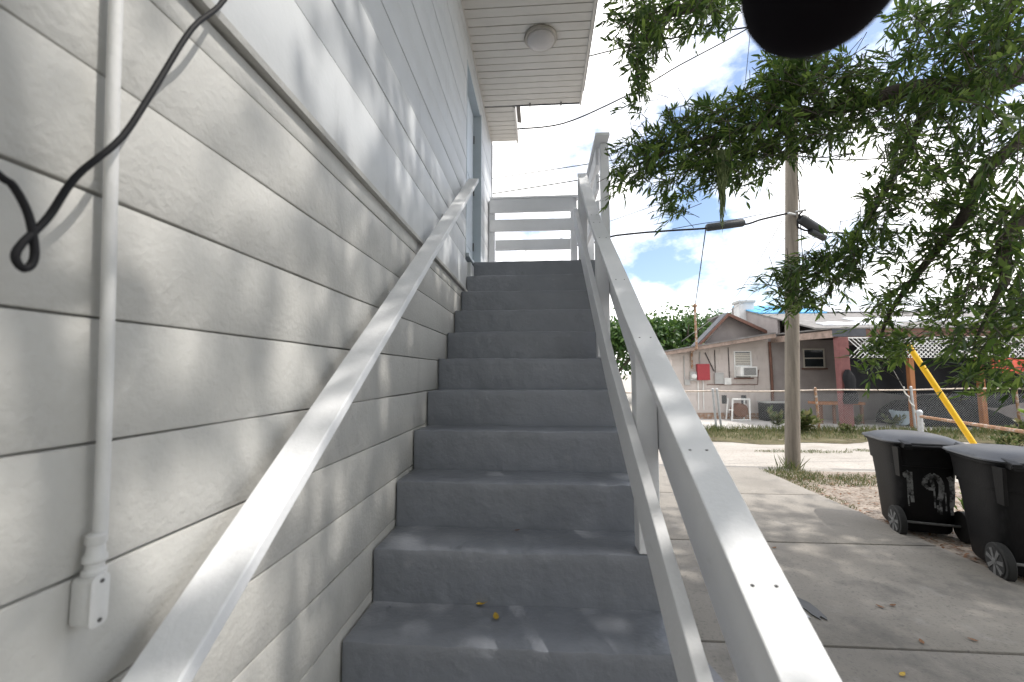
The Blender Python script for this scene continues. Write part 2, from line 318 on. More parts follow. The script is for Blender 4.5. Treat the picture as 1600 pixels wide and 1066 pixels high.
b = MB(); b.ring([[(x, p, q) for p, q in rrect(cy, CZ, hy, hz, .010)] for x, hy, hz in ((XW+.0355, .0145, .040), (XW+.0385, .0145, .040), (XW+.040, .0125, .038))]); cv = b.build('cover', 'conduit_paint', cd, smooth=True)
for zz in (CZ-.03, CZ+.03):
    b = MB(); b.lathe((XW+.040, cy, zz), [(.0032, 0), (.0032, .0015), (.0012, .002)], 10, 'X'); b.build('screw', 'screw', cv)
# loose black cable in front of the wall
def spline(pts, k=6):
    P = [Vector(p) for p in pts]; out = []
    for i in range(len(P)-1):
        p0, p1, p2, p3 = P[max(i-1, 0)], P[i], P[i+1], P[min(i+2, len(P)-1)]
        for j in range(k):
            t = j/k; out.append(.5*((2*p1)+(p2-p0)*t+(2*p0-5*p1+4*p2-p3)*t*t+(3*p1-p0-3*p2+p3)*t**3))
    return out+[P[-1]]
cp = [(-.735, .98, 3.3), (-.70, .95, 3.0), (-.67, .88, 2.65)]+[tuple(PX(*p, -.66)) for p in ((350, 0), (300, 45), (240, 140), (190, 215), (120, 275), (75, 340), (35, 380), (24, 402), (36, 420), (50, 412), (54, 388), (44, 335), (20, 290), (-4, 272))]+[(-.68, .40, 1.93), (-.725, .30, 2.05), (-.733, .2, 2.3), (-.733, .18, 2.8)]
b = MB(); b.tube(spline(cp), .0048, 8); tag(b.build('cable', 'cable_black', None, smooth='all'), 'loose black cable with a small loop hanging in front of the block wall', 'cable')

# ================================================================== STAIRS
R, T, YS = .2175, .2825, 1.019; XR = .50
st = thing('stairs', 'grey painted concrete stairs climbing beside the white wall', 'stairs', (-.1, YS, 0))
for k in range(1, 13):
    y0 = YS+(k-1)*T
    rough_slab((XW+.006, y0, (k-1)*R-(.04 if k > 1 else 0)), (XR+.001*(k % 2), min(y0+.75, 5.0), k*R), (60, 6, 6), .0048, 14, .007, 'step', 'stair_paint', st, seed=k)
rough_slab((XW+.006, YS+12*T, 12*R-.03), (.74, 5.98, LZ), (26, 6, 5), .004, 7, .013, 'landing', 'stair_paint', st, seed=33)
for (xx, yy) in ((.60, 5.75), (-.55, 5.75), (.60, 4.7)):
    b = MB(); b.box((xx-.06, yy-.06, 0), (xx+.06, yy+.06, 12*R-.034)); b.build('support_post', 'white_wood', st, bevel=.004)
b = MB(); b.box((XW+.02, YS+8*T, 0), (XR-.02, YS+12*T+.3, 8*R)); b.build('support_wall', 'wall_paint', st)
# ---- railings
def beam(m, nodes, x0, x1, drop, name, parent, bev=.004):
    """board following (y,z) nodes on its top edge, between x0 and x1, 'drop' tall"""
    b = MB(); b.ring([[(x0, y, z-drop), (x1, y, z-drop), (x1, y, z), (x0, y, z)] for y, z in nodes]); return b.build(name, m, parent, bevel=bev)
def sub(nodes, n=8, wob=.0005):
    o = []
    for i in range(len(nodes)-1):
        for k in range(n):
            t = k/n; o.append((nodes[i][0]*(1-t)+nodes[i+1][0]*t, nodes[i][1]*(1-t)+nodes[i+1][1]*t+random.uniform(-wob, wob)))
    return o+[nodes[-1]]
rl = thing('stair_railing', 'white wooden stair railing with wide cap on the open side of the stairs', 'railing', (.45, 1.9, 0))
capn = [(.55, .94), (.762, 1.079), (1.55, 1.565), (2.1, 1.925), (3.466, 2.91)]
beam('white_wood', sub(capn), .410, .516, .045, 'cap_rail', rl)
brd = [(.6, .655), (1.134, 1.085), (1.85, 1.555), (3.10, 2.50)]
beam('white_wood', brd, .503, .541, .275, 'outer_board', rl)
brd2 = [(3.105, 2.505), (4.46, 3.55)]
beam('white_wood', brd2, .503, .541, .24, 'outer_board', rl)
cap2 = [(3.472, 2.915), (4.51, 3.82)]
beam('white_wood', sub(cap2), .412, .512, .045, 'cap_rail', rl)
lown = [(.72, .652), (1.048, .869), (2.348, 1.722), (4.52, 3.437)]
beam('white_wood', sub(lown), .368, .408, .205, 'lower_rail', rl)
for (py, base) in ((.66, 0), (1.872, 4*R), (3.06, 8*R), (4.405, LZ)):
    zt = np.interp(py, [c[0] for c in capn+cap2], [c[1] for c in capn+cap2])-.048
    b = MB(); b.hexa([(.410, py, base+.006), (.500, py, base+.006), (.500, py+.09, base+.006), (.410, py+.09, base+.006), (.410, py, zt), (.500, py, zt), (.500, py+.09, zt+.06), (.410, py+.09, zt+.06)]); b.build('post', 'white_wood', rl, bevel=.004)
for py in (.95, 1.30, 1.90, 2.45, 3.08, 3.40, 3.55, 4.42):
    zt = float(np.interp(py, [c[0] for c in capn+cap2], [c[1] for c in capn+cap2]))
    for xx in (.438, .486):
        b = MB(); b.lathe((xx, py, zt-.002), [(.0045, 0), (.0045, .0028), (.002, .0034)], 8); b.build('screw', 'screw', rl)
# landing guard
lg = thing('landing_railing', 'white three-board guard railing round the top landing', 'railing', (.3, 5.87, LZ))
YB = 5.87
for (za, zb) in ((3.92, 4.115), (3.646, 3.815), (3.37, 3.52)):
    b = MB(); b.box((XW+.03 if za > 3.5 else -.63, YB-.038, za), (.47 if za > 3.5 else .43, YB, zb)); b.build('rail_board', 'white_wood', lg, bevel=.003)
    b = MB(); b.box((.625, 4.60, za+.03), (.663, 5.93, zb+.03)); b.build('rail_board', 'white_wood', lg, bevel=.003)
b = MB(); b.box((XW+.03, YB-.05, 4.117), (.56, YB+.10, 4.145)); b.build('cap_board', 'white_wood', lg, bevel=.003)
b = MB(); b.box((.595, 4.36, 4.152), (.745, 5.99, 4.19)); b.build('cap_board', 'white_wood', lg, bevel=.004)
for (xx, y0, z1) in ((-.735, YB+.002, 4.115), (.435, YB+.002, 4.115), (.665, 4.50, 4.15), (.665, 5.84, 4.15)):
    b = MB(); b.box((xx, y0, LZ+.004), (xx+.09, y0+.09, z1)); b.build('post', 'white_wood', lg, bevel=.004)
# handrail on the wall
hr = thing('handrail', 'white flat board handrail fixed along the block wall', 'handrail', (-.65, 2, 1.5))
beam('white_wood', sub([(.45, .955), (.692, 1.13), (3.97, 3.54)], 10), -.695, -.595, .042, 'rail', hr)
for py in (.5, 2.0, 3.1, 3.8):
    z = np.interp(py, [.692, 3.97], [1.13, 3.54])-.045
    b = MB(); b.box((XW+.001, py-.02, z-.10), (XW+.008, py+.02, z-.01)); b.tube([(XW+.005, py, z-.07), (XW+.06, py, z-.06), (-.645, py, z-.012)], .007, 8); b.build('bracket', 'white_wood', hr)
# fallen leaves
def fallen(p, rz, s, m, label, curl=.3):
    b = MB(); c, sn = math.cos(rz), math.sin(rz); prof = [(0, 0), (.25, .32), (.55, .38), (.85, .2), (1, 0)]
    L = []; Rr = []; Cc = []
    for t, w in prof:
        z = .003+curl*s*abs(t-.4)**2*1.2
        for lst, sg in ((L, 1), (Cc, 0), (Rr, -1)):
            x, y = (t-.5)*s, sg*w*s*.62; lst.append((p[0]+c*x-sn*y, p[1]+sn*x+c*y, p[2]+z+abs(sg)*w*s*curl*.5))
    vs = L+Cc+Rr; nn = 5
    fs = [(i, i+1, nn+i+1, nn+i) for i in range(4)]+[(nn+i, nn+i+1, 2*nn+i+1, 2*nn+i) for i in range(4)]
    b.add(vs, fs); o = b.build('fallen_leaf', m, None, smooth='all'); tag(o, label, 'leaf')
fallen((-.255, 1.862, .655), .3, .055, 'dry_leaf', 'curled brown and yellow leaf lying against a riser', .5)
fallen((-.186, 1.775, .655), 1.8, .05, 'dry_leaf', 'flat yellow leaf lying on the lowest visible tread', .2)
fallen((-.119, 2.11, .873), .2, .03, 'brown_leaf', 'tiny tan leaf scrap on the second visible tread')
for (px, py, a, lb) in ((1210, 856, .4, 'small orange-brown leaf lying in the driveway joint'), (1395, 946, .2, 'thin dark twig-like leaf on the driveway near the bins'), (1410, 1054, .5, 'pale green leaf on the driveway slab nearest the stairs'), (1440, 1003, 1.2, 'small green leaf on the driveway beside the dark patch'), (1375, 948, 2.2, 'short brown leaf stem on the driveway'), (1520, 1000, 2.6, 'withered leaf lying alone on the grey driveway slab')):
    q = PG(px, py, .05); fallen((q.x, q.y, .047), a, .05, 'brown_leaf' if 'brown' in lb or 'dark' in lb or 'wither' in lb else 'dry_leaf', lb, .3)
# worn paint patch on the slab and damp strip beside the stairs
def patch(name, pts, z, m, label, cat):
    b = MB(); b.add([(x, y, z) for x, y in pts]+[(x, y, z-.004) for x, y in pts], [tuple(range(len(pts)))]+[(i, i+len(pts), (i+1) % len(pts)+len(pts), (i+1) % len(pts)) for i in range(len(pts))]); tag(b.build(name, m), label, cat)
def blob(cx, cy, rx, ry, n=26, j=.25): return [(cx+rx*(1+random.uniform(-j, j))*math.cos(2*math.pi*k/n), cy+ry*(1+random.uniform(-j, j))*math.sin(2*math.pi*k/n)) for k in range(n)]
patch('paint_patch', [(1.50, 3.02), (1.74, 3.0), (1.76, 3.33), (1.60, 3.36), (1.48, 3.34)], .0515, 'patch_grey', 'pale grey rectangle of spilled paint on the driveway', 'paint')
patch('tar_patch', blob(1.81, 3.12, .05, .13, 22, .22), .0525, 'patch_dark', 'small black glossy stain beside the grey paint on the driveway', 'stain')
patch('damp_strip', [(.56, 1.0), (.9, .95), (.98, 1.6), (.95, 2.3), (.86, 2.75), (.6, 2.9), (.52, 2.2)], .0512, 'patch_wet', 'damp darker strip of concrete along the foot of the stairs', 'stain')

# ================================================================== TRASH BINS
def bin_sections(prof, n=40):
    secs = []
    for w, d, z, e in prof:
        ring = []
        for k in range(n):
            a = 2*math.pi*k/n; ca, sa = math.cos(a), math.sin(a); p = 2/e
            ring.append((w/2*math.copysign(abs(ca)**p, ca), d/2*math.copysign(abs(sa)**p, sa), z))
        secs.append(ring)
    return secs
BROT = math.radians(-17)
bn = thing('trash_bin', 'black wheeled trash bin with white painted number beside the driveway', 'trash bin', (0, 0, 0), 'wheeled trash bins on the driveway edge')
b = MB(); b.ring(bin_sections([(.42, .46, .04, 5), (.45, .50, .07, 5), (.505, .60, .55, 5), (.53, .64, .70, 5), (.555, .68, .705, 5), (.575, .71, .86, 5), (.60, .76, .90, 4.5), (.63, .80, .905, 4.5), (.63, .80, .925, 4.5), (.60, .77, .925, 4.5)])); body = b.build('body', 'bin_plastic', bn, smooth=True)
b = MB(); b.ring(bin_sections([(.66, .84, .926, 4), (.68, .86, .934, 4), (.67, .85, .945, 4), (.60, .78, .962, 3.2), (.52, .66, .985, 2.8), (.38, .48, 1.002, 2.4), (.18, .22, 1.010, 2.2), (.02, .02, 1.012, 2)])); lid = b.build('lid', 'lid_plastic', bn, smooth=True)
for sx in (-1, 1):
    b = MB(); b.hexa([(sx*.20-.03, -.47, .885), (sx*.20+.03, -.47, .885), (sx*.20+.03, -.33, .90), (sx*.20-.03, -.33, .90), (sx*.20-.03, -.47, .94), (sx*.20+.03, -.47, .94), (sx*.20+.03, -.33, .965), (sx*.20-.03, -.33, .965)]); b.build('handle_arm', 'bin_plastic', bn, bevel=.006)
    b = MB(); b.hexa([(sx*.235-.012, -.37, .60), (sx*.235+.012, -.37, .60), (sx*.235+.012, -.28, .60), (sx*.235-.012, -.28, .60), (sx*.26-.012, -.43, .90), (sx*.26+.012, -.43, .90), (sx*.26+.012, -.30, .90), (sx*.26-.012, -.30, .90)]); b.build('gusset', 'bin_plastic', bn, bevel=.003)
    b = MB(); b.tube([(sx*.230, -.285, .145), (sx*.285, -.285, .145)], .145, 28); w = b.build('wheel', 'tyre', bn, smooth=True, bevel=.008)
    b = MB(); b.lathe((sx*.287 if sx > 0 else -.287, -.285, .145), [(.112, 0), (.112, sx*.003), (.108, sx*.004)], 28, 'X')
    b.build('hub_disc', 'tyre', w)
    b = MB()
    for k in range(7):
        a = k*math.pi/3.5+.3; ca, sa = math.cos(a), math.sin(a); ta = (-sa, ca)
        q = [(.02, .010), (.102, .017), (.102, -.017), (.02, -.010)]
        vs = [(sx*x, -.285+r*ca+t*ta[0], r*sa+.145+t*ta[1]) for x in (.290, .295) for r, t in q]; b.hexa(vs)
    b.lathe((sx*.29, -.285, .145), [(.026, 0), (.026, sx*.008), (.012, sx*.012)], 16, 'X'); b.build('spokes', 'hub', w)
b = MB(); b.tube([(-.29, -.285, .145), (.29, -.285, .145)], .012, 10); b.build('axle', 'hub', bn)
b = MB(); b.tube([(-.24, -.455, .912), (.24, -.455, .912)], .017, 12); b.build('handle', 'bin_plastic', bn, smooth=True)
bn2 = bn.copy(); COL.objects.link(bn2)
def copy_children(a, bpar):
    for ch in list(a.children):
        c = ch.copy(); COL.objects.link(c); c.parent = bpar; copy_children(ch, c)
copy_children(bn, bn2)
bn2['label'] = 'black wheeled trash bin without a number, its lid sunlit, beside the numbered one'
# brushed-on drippy digits on the numbered bin only (back face leans out with height)
def face_pt(u, z): return (u, -(.25+.05*(z-.07)/.48)-.006, z)
def stroke(b, pts, w):
    for i in range(len(pts)-1):
        (u0, z0), (u1, z1) = pts[i], pts[i+1]; d = Vector((u1-u0, z1-z0)).normalized(); nx, nz_ = -d.y*w/2, d.x*w/2
        q = [face_pt(u0-nx, z0-nz_), face_pt(u1-nx, z1-nz_), face_pt(u1+nx, z1+nz_), face_pt(u0+nx, z0+nz_)]
        b.add(q, [(0, 1, 2, 3)])
num = MB()
stroke(num, [(-.20, .60), (-.15, .645), (-.145, .54), (-.14, .40)], .05)
stroke(num, [(-.035, .52), (-.02, .59), (.03, .63), (.075, .60), (.10, .54), (.10, .45), (.085, .38)], .045); stroke(num, [(-.035, .53), (.0, .49), (.05, .485)], .03); stroke(num, [(.02, .60), (.04, .50)], .03)
stroke(num, [(.155, .62), (.175, .58), (.185, .47), (.18, .33)], .04)
for u, z0, z1, w_ in ((.09, .40, .24, .022), (.045, .47, .30, .014), (-.13, .42, .34, .03), (.175, .35, .24, .026), (.07, .33, .26, .018), (-.16, .40, .30, .012), (.13, .46, .28, .012)): stroke(num, [(u, z0), (u+.006, z1)], w_)
num.build('painted_number', 'number_paint', bn)
for (o, loc, rz) in ((bn, (3.93, 4.86, .0), BROT), (bn2, (3.95, 3.90, .0), BROT-.03)):
    o.location = loc; o.rotation_euler = (0, 0, rz)
# ================================================================== UTILITY POLE AND LINES
PB = Vector((4.29, 7.68, 0)); lean = Vector((.047, .003, 1))
def pole_at(z): return PB+lean*z
up_ = thing('utility_pole', 'weathered wooden utility pole at the end of the driveway', 'pole', tuple(PB))
b = MB(); b.tube([pole_at(z) for z in np.linspace(-.3, 9.6, 24)], [.118-.0035*z for z in np.linspace(0, 9.6, 24)], 18); b.build('shaft', 'pole_wood', up_, smooth='all')
def attach(name, m, z, dx, r=.02, L=.12):
    p = pole_at(z); b = MB(); b.tube([p+Vector((0, -.12, 0)), p+Vector((dx, -.18, .01))], r, 8); b.build(name, m, up_)
attach('bracket', 'galvanised', 4.42, -.16); attach('bracket', 'galvanised', 4.47, .14)
b = MB(); p = pole_at(4.3); b.tube([p+Vector((.09, -.11, -.9)), p+Vector((.08, -.11, .9))], .008, 6); b.build('ground_wire', 'cable_black', up_)
def wire(pts, r, label, sag=0., m='cable_black', name='overhead_cable'):
    P = [Vector(p) for p in pts]
    if len(P) == 2 and sag: P = [P[0].lerp(P[1], t)-Vector((0, 0, 4*sag*t*(1-t))) for t in np.linspace(0, 1, 14)]
    elif len(P) > 2: P = spline(P, 5)
    b = MB(); b.tube(P, r, 6); return tag(b.build(name, m, None, smooth='all'), label, 'cable')
ATT = pole_at(4.44)+Vector((-.12, -.16, 0))
wire([ATT, PY(1190, 343, 7.6), PY(1163, 351, 7.6), PY(1103, 357, 7.6), PY(1040, 361, 7.7), PY(963, 368, 7.8), PY(780, 390, 8.6), (-14, 12.0, 5.4)], .017, 'thick black cable with a splice case running left from the utility pole')
sc = PY(1163, 348, 7.6); sd = PY(1103, 356, 7.6)
b = MB(); b.tube([sc, sc.lerp(sd, .04), sc.lerp(sd, .96), sd], [.045, .068, .068, .045], 12); tag(b.build('splice_case', 'splice', None, smooth=True), 'long dark splice case hanging on the thick cable left of the pole', 'splice case')
wire([PY(1225, 331, 7.55), PY(1185, 336, 7.55), PY(1150, 343, 7.55), PY(1100, 349, 7.55), PY(1050, 358, 7.7)], .006, 'thin lashing wire just above the thick cable by the splice case')
sa, sb_ = PY(1250, 341, 7.55), PY(1284, 363, 7.7)
b = MB(); b.tube([sa, sa.lerp(sb_, .06), sa.lerp(sb_, .94), sb_], [.06, .085, .085, .06], 12); b.tube([sa.lerp(sb_, .45)-Vector((0, 0, .12)), sb_-Vector((-.04, 0, .11))], .055, 10); tag(b.build('splice_case', 'splice', None, smooth=True), 'stubby dark double splice case hanging right of the pole', 'splice case')
wire([pole_at(4.46)+Vector((.1, -.14, 0)), sa, sb_, (9, 8.3, 4.3), (22, 9.5, 4.9)], .016, 'thick black cable running right from the utility pole into the leaves')
HE = Vector((-.33, 5.95, 5.22)); J = PY(1173, 42, 7.3)
wire([HE, PY(880, 193, 6.2), PY(960, 159, 6.5), PY(1020, 127, 6.8), PY(1060, 103, 6.9), PY(1130, 66, 7.2), J], .011, 'twisted service cable from the house eave up to the pole top')
wire([J, PY(1120, 50, 7.4), PY(1050, 60, 7.8), PY(920, 88, 8.6), (-9, 13, 9.4)], .014, 'dark cable crossing the sky above the eave light')
wire([J, PY(1200, 30, 7.4), pole_at(8.3)], .012, 'short cable joining the service drop to the pole top')
wire([J, PY(1166, 115, 7.5), PY(1158, 190, 7.6)], .005, 'thin loose wire dangling from the service drop joint')
for (pz, px_, py_, rad, lb) in ((5.75, 768, 297, .013, 'lower dark cable crossing behind the landing railing'), (6.0, 770, 273, .010, 'upper dark cable crossing behind the landing railing')):
    A_ = pole_at(pz)+Vector((-.1, 0, 0)); B_ = PY(px_, py_, 10.5); wire([A_, A_+(B_-A_)*3.2], rad, lb, sag=.12)
wire([pole_at(5.6)+Vector((-.1, 0, 0)), PY(1010, 272, 8), PY(955, 291, 7.4), (0.9, 6.6, 4.3), (.69, 5.93, 4.14)], .008, 'thin cable dropping from the pole to the landing rail post')
wire([PY(1050, 312, 11), PY(955, 345, 12), (-10, 22, 5)], .01, 'faint grey wire low in the sky behind the railing', m='galvanised')
wire([pole_at(5.55)+Vector((.1, 0, 0)), PY(1290, 246, 7.7), PY(1330, 240, 7.8), PY(1400, 247, 8), (20, 10, 7)], .012, 'sagging cable running right from the pole below the leaves')
wire([pole_at(6.0)+Vector((.1, 0, 0)), PY(1340, 215, 8), (20, 11, 7.9)], .008, 'thin cable leaving the pole to the right just under the leaf mass')
wire([PY(1222, 345, 7.7), PY(1140, 475, 13), (5.6, 17.2, 2.9)], .008, 'pale thin wire slanting from the pole down to the gable roof', m='galvanised')
wire([PY(1233, 360, 7.7), PY(1165, 470, 14), (7.5, 19.5, 4.0)], .007, 'second pale thin wire slanting from the pole to the chimney roof', m='galvanised')
wire([sd, PY(1085, 482, 13), PY(1078, 490, 15.6)], .010, 'black service wire dropping from the splice case to the rusty mast')
# guy wires, guard
GT = pole_at(5.3); GA = Vector((7.4, 7.6, 0.0))
wire([GT, GA], .007, 'steel guy wire from the pole to the ground through the yellow guard', m='galvanised', name='guy_wire')
b = MB(); g0 = GT.lerp(GA, .60); g1 = GT.lerp(GA, .985); b.tube([g0, g0.lerp(g1, .02), g1], [.028, .042, .042], 14); b.tube([g0.lerp(g1, .93), g0.lerp(g1, .935), g0.lerp(g1, .95), g0.lerp(g1, .955)], [.043, .048, .048, .043], 14); tag(b.build('guy_guard', 'yellow_plastic', None, smooth=True), 'bright yellow plastic guard sleeve on the slanting guy wire', 'guy guard')
GB = pole_at(5.0); GC = PG(1450, 676, .15)
wire([GB, GC], .006, 'second steel guy wire slanting behind the yellow guard', m='galvanised', name='guy_wire')
b = MB(); q0, q1 = GB.lerp(GC, .76), GB.lerp(GC, .985)
b.tube([q0.lerp(q1, t)+Vector((.022*math.cos(t*30), 0, .022*math.sin(t*30))) for t in np.linspace(0, 1, 50)], .012, 6); tag(b.build('preformed_grip', 'white_plastic', None, smooth='all'), 'white spiral grip wound on the second guy wire', 'guy grip')

# ================================================================== FENCES
YF = 12.8
fe = thing('chain_fence', 'chain link fence with rusty top rail in front of the pink house', 'fence', (8, YF, 0))
def ftop(x): return 1.09+.012*(x-4)
b = MB(); b.tube([(x, YF, ftop(x)+.012*math.sin(x*1.7)) for x in np.linspace(2.2, 16.5, 40)], .022, 8); b.build('top_rail', 'pale_rust', fe, smooth='all')
for (x, dx, m) in ((2.3, 0, 'rusty'), (5.0, .07, 'galvanised'), (5.12, .09, 'galvanised'), (7.86, .06, 'rusty'), (10.45, .05, 'galvanised'), (13.2, .03, 'rusty'), (16.4, 0, 'rusty')):
    b = MB(); b.tube([(x+dx, YF-.04, -.1), (x, YF-.04, ftop(x)+.06)], .032, 10); b.lathe((x, YF-.04, ftop(x)+.06), [(.036, 0), (.034, .02), (.012, .04)], 10); b.build('post', m, fe, smooth=True)
b = MB(); h = 1.02; x = 1.2
while x < 16.4:
    for s in (1, -1):
        xa, xb = (x, x+h) if s > 0 else (x+h, x)
        za, zb = .04, 0.04+h
        A = Vector((xa, YF+.004*s, za)); B = Vector((xb, YF+.004*s, zb)); d = (B-A).normalized(); nrm = Vector((-d.z, 0, d.x))*.0017; dp = Vector((0, .0025, 0))
        b.add([A-nrm, A+nrm, B+nrm, B-nrm, A+dp, B+dp], [(0, 1, 2, 3), (0, 4, 5, 3), (1, 2, 5, 4)])
    x += .066
b.build('mesh', 'galvanised', fe, kind='stuff')
pg = thing('pipe_gate', 'grey pipe barrier with capped post behind the trash bins', 'barrier', (8.9, 10.7, 0))
b = MB(); b.tube([(8.89, 10.67, -.1), (8.89, 10.67, .70)], .055, 14); b.lathe((8.89, 10.67, .70), [(.062, 0), (.062, .03), (.04, .065), (.01, .075)], 14); b.build('post', 'galvanised', pg, smooth=True)
b = MB(); b.tube([(8.89, 10.67, .62), (8.52, 8.17, .60), (8.3, 6.6, .59)], .034, 12); b.build('rail', 'rusty', pg, smooth=True)
b = MB(); b.tube([(8.3, 6.6, -.1), (8.3, 6.6, .66)], .05, 12); b.build('post', 'galvanised', pg, smooth=True)

# ================================================================== NEIGHBOUR HOUSE
nh = thing('neighbour_house', 'low pinkish block house with gable, patched roof and lattice porch beyond the fence', 'house', (9, 16, 0))
YW = 15.7
def pt(px, py, y=YW): v = PY(px, py, y); return (v.x, v.z)
def poly_wall(pts, y0, y1, name, m, par=nh):
    b = MB(); n_ = len(pts); b.add([(x, y0, z) for x, z in pts]+[(x, y1, z) for x, z in pts], [tuple(range(n_)), tuple(range(2*n_-1, n_-1, -1))]+[(i, i+n_, (i+1) % n_+n_, (i+1) % n_) for i in range(n_)]); return b.build(name, m, par)
poly_wall([(4.75, 0), (8.15, 0), (8.15, 2.85), (4.75, 2.32)], YW, YW+2.2, 'wall', 'block_pink')
poly_wall([(8.152, 0), (20, 0), (20, 2.8), (8.152, 2.8)], YW+.02, YW+5, 'wall', 'block_grey')
# block courses as raised rows of pieces on the lit wall
for k in range(11):
    z0 = .23+k*.21
    xr = 8.14
    xs_ = 4.76 if z0 < 2.1 else 4.76+(z0+.2-2.33)/.156
    if xs_ > xr-.4: continue
    x = xs_
    while x < xr-.05:
        x1 = min(xr, x+.405+(.2 if (k % 2 and x == xs_) else 0)); b = MB(); b.box((x+.004, YW-.012, z0+.005), (x1-.004, YW+.002, z0+.205)); b.build('block', 'block_pink', nh); x = x1
# shed roof with rake board
rk0, rk1 = Vector((4.35, 15.25, 2.36)), Vector((8.15, 15.25, 2.99))
b = MB(); b.hexa([(rk0.x, 15.2, rk0.z-.10), (rk1.x, 15.2, rk1.z-.12), (rk1.x, 15.24, rk1.z-.12), (rk0.x, 15.24, rk0.z-.10), (rk0.x, 15.2, rk0.z+.02), (rk1.x, 15.2, rk1.z+.02), (rk1.x, 15.24, rk1.z+.02), (rk0.x, 15.24, rk0.z+.02)]); b.build('rake_board', 'fascia_old', nh)
b = MB(); b.hexa([(rk0.x, 15.18, rk0.z+.022), (rk1.x, 15.18, rk1.z+.022), (rk1.x, 18.5, rk1.z+.022), (rk0.x, 18.5, rk0.z+.022), (rk0.x, 15.18, rk0.z+.07), (rk1.x, 15.18, rk1.z+.07), (rk1.x, 18.5, rk1.z+.07), (rk0.x, 18.5, rk0.z+.07)]); b.build('shed_roof', 'shingle', nh)
# gable
YG = 16.9
pk = PY(1138, 494, YG); gl = PY(1100, 540, YG); gr = PY(1207, 527, YG)
poly_wall([(gl.x, 2.4), (gr.x, 2.4), (gr.x, gr.z), (pk.x, pk.z), (gl.x, gl.z)], YG, YG+.2, 'gable_wall', 'block_grey')
def rake(a, c, nm, m, yb0, yb1, th=.12, ext=0.):
    b = MB(); b.hexa([(a.x, yb0, a.z), (c.x, yb0, c.z), (c.x, yb1, c.z), (a.x, yb1, a.z), (a.x, yb0, a.z+th), (c.x, yb0, c.z+th), (c.x, yb1, c.z+th), (a.x, yb1, a.z+th)]); b.build(nm, m, nh)
rake(PY(1084, 551, 16.5), PY(1138, 494, 16.5), 'rake_board', 'trim_brown', 16.45, 16.52); rake(PY(1138, 494, 16.5), PY(1209, 527, 16.5), 'rake_board', 'trim_brown', 16.45, 16.52)
rake(PY(1082, 548, 16.5), PY(1138, 490, 16.5), 'gable_roof', 'grey_tarp', 16.53, 17.15, .05); rake(PY(1138, 490, 16.5), PY(1211, 523, 16.5), 'gable_roof', 'shingle', 16.53, 18.6, .05)
# main roof facing the alley
ez, rz_ = 2.98, 4.50
def roofz(y): return ez+(y-13.6)*(rz_-ez)/(19.2-13.6)
def roofpatch(x0, x1, y0, y1, lift, nm, m, th=.03):
    b = MB(); nx = 12; vs = []; 
    for l in (lift+th, lift):
        for j in range(5):
            for i in range(nx+1):
                x = x0+(x1-x0)*i/nx; y = y0+(y1-y0)*j/4; vs.append((x, y, roofz(y)+l+(random.uniform(0, .03) if 'tarp' in m and l > lift else 0)))
    o = 5*(nx+1); f = lambda l, i, j: l*o+j*(nx+1)+i
    fs = [(f(0, i, j), f(0, i+1, j), f(0, i+1, j+1), f(0, i, j+1)) for i in range(nx) for j in range(4)]+[(f(1, i, j), f(1, i, j+1), f(1, i+1, j+1), f(1, i+1, j)) for i in range(nx) for j in range(4)]
    fs += [(f(1, i, 0), f(1, i+1, 0), f(0, i+1, 0), f(0, i, 0)) for i in range(nx)]+[(f(0, nx, j), f(1, nx, j), f(1, nx, j+1), f(0, nx, j+1)) for j in range(4)]+[(f(0, 0, j+1), f(1, 0, j+1), f(1, 0, j), f(0, 0, j)) for j in range(4)]+[(f(0, i, 4), f(0, i+1, 4), f(1, i+1, 4), f(1, i, 4)) for i in range(nx)]
    b.add(vs, fs); b.build(nm, m, nh)
roofpatch(8.5, 24, 13.6, 19.2, 0, 'roof', 'shingle', .05)
roofpatch(8.5, 11.0, 16.9, 19.19, .055, 'roof_tarp', 'blue_tarp'); roofpatch(11.05, 16, 16.9, 18.6, .09, 'roof_tarp', 'white_tarp'); roofpatch(10.5, 23, 14.6, 15.4, .056, 'roof_tarp', 'white_tarp'); roofpatch(9.0, 11.4, 14.0, 14.4, .056, 'roof_tarp', 'white_tarp')
poly_wall([(8.5, roofz(19.2)), (24, roofz(19.2)), (24, 2.4), (8.5, 2.4)], 19.2, 19.3, 'back_wall', 'block_grey')
b = MB(); b.add([(8.52, 15.74, 2.4), (8.52, 19.18, 2.4), (8.52, 19.18, roofz(19.18)-.01), (8.52, 15.74, roofz(15.74)-.01), (8.6, 15.74, 2.4), (8.6, 19.18, 2.4), (8.6, 19.18, roofz(19.18)-.01), (8.6, 15.74, roofz(15.74)-.01)], [(0, 1, 2, 3), (7, 6, 5, 4), (0, 3, 7, 4), (1, 5, 6, 2), (3, 2, 6, 7), (0, 4, 5, 1)]); b.build('side_wall', 'block_grey', nh)
ch = PY(1151, 471, 18.2); c2 = PY(1174, 471, 18.2)
b = MB(); b.box((ch.x, 18.0, 3.6), (c2.x, 18.5, ch.z-.10)); cho = b.build('chimney', 'chimney_white', nh)
b = MB(); b.box((ch.x-.05, 17.95, ch.z-.10), (c2.x+.05, 18.55, ch.z)); b.build('chimney_cap', 'grey_box', cho)
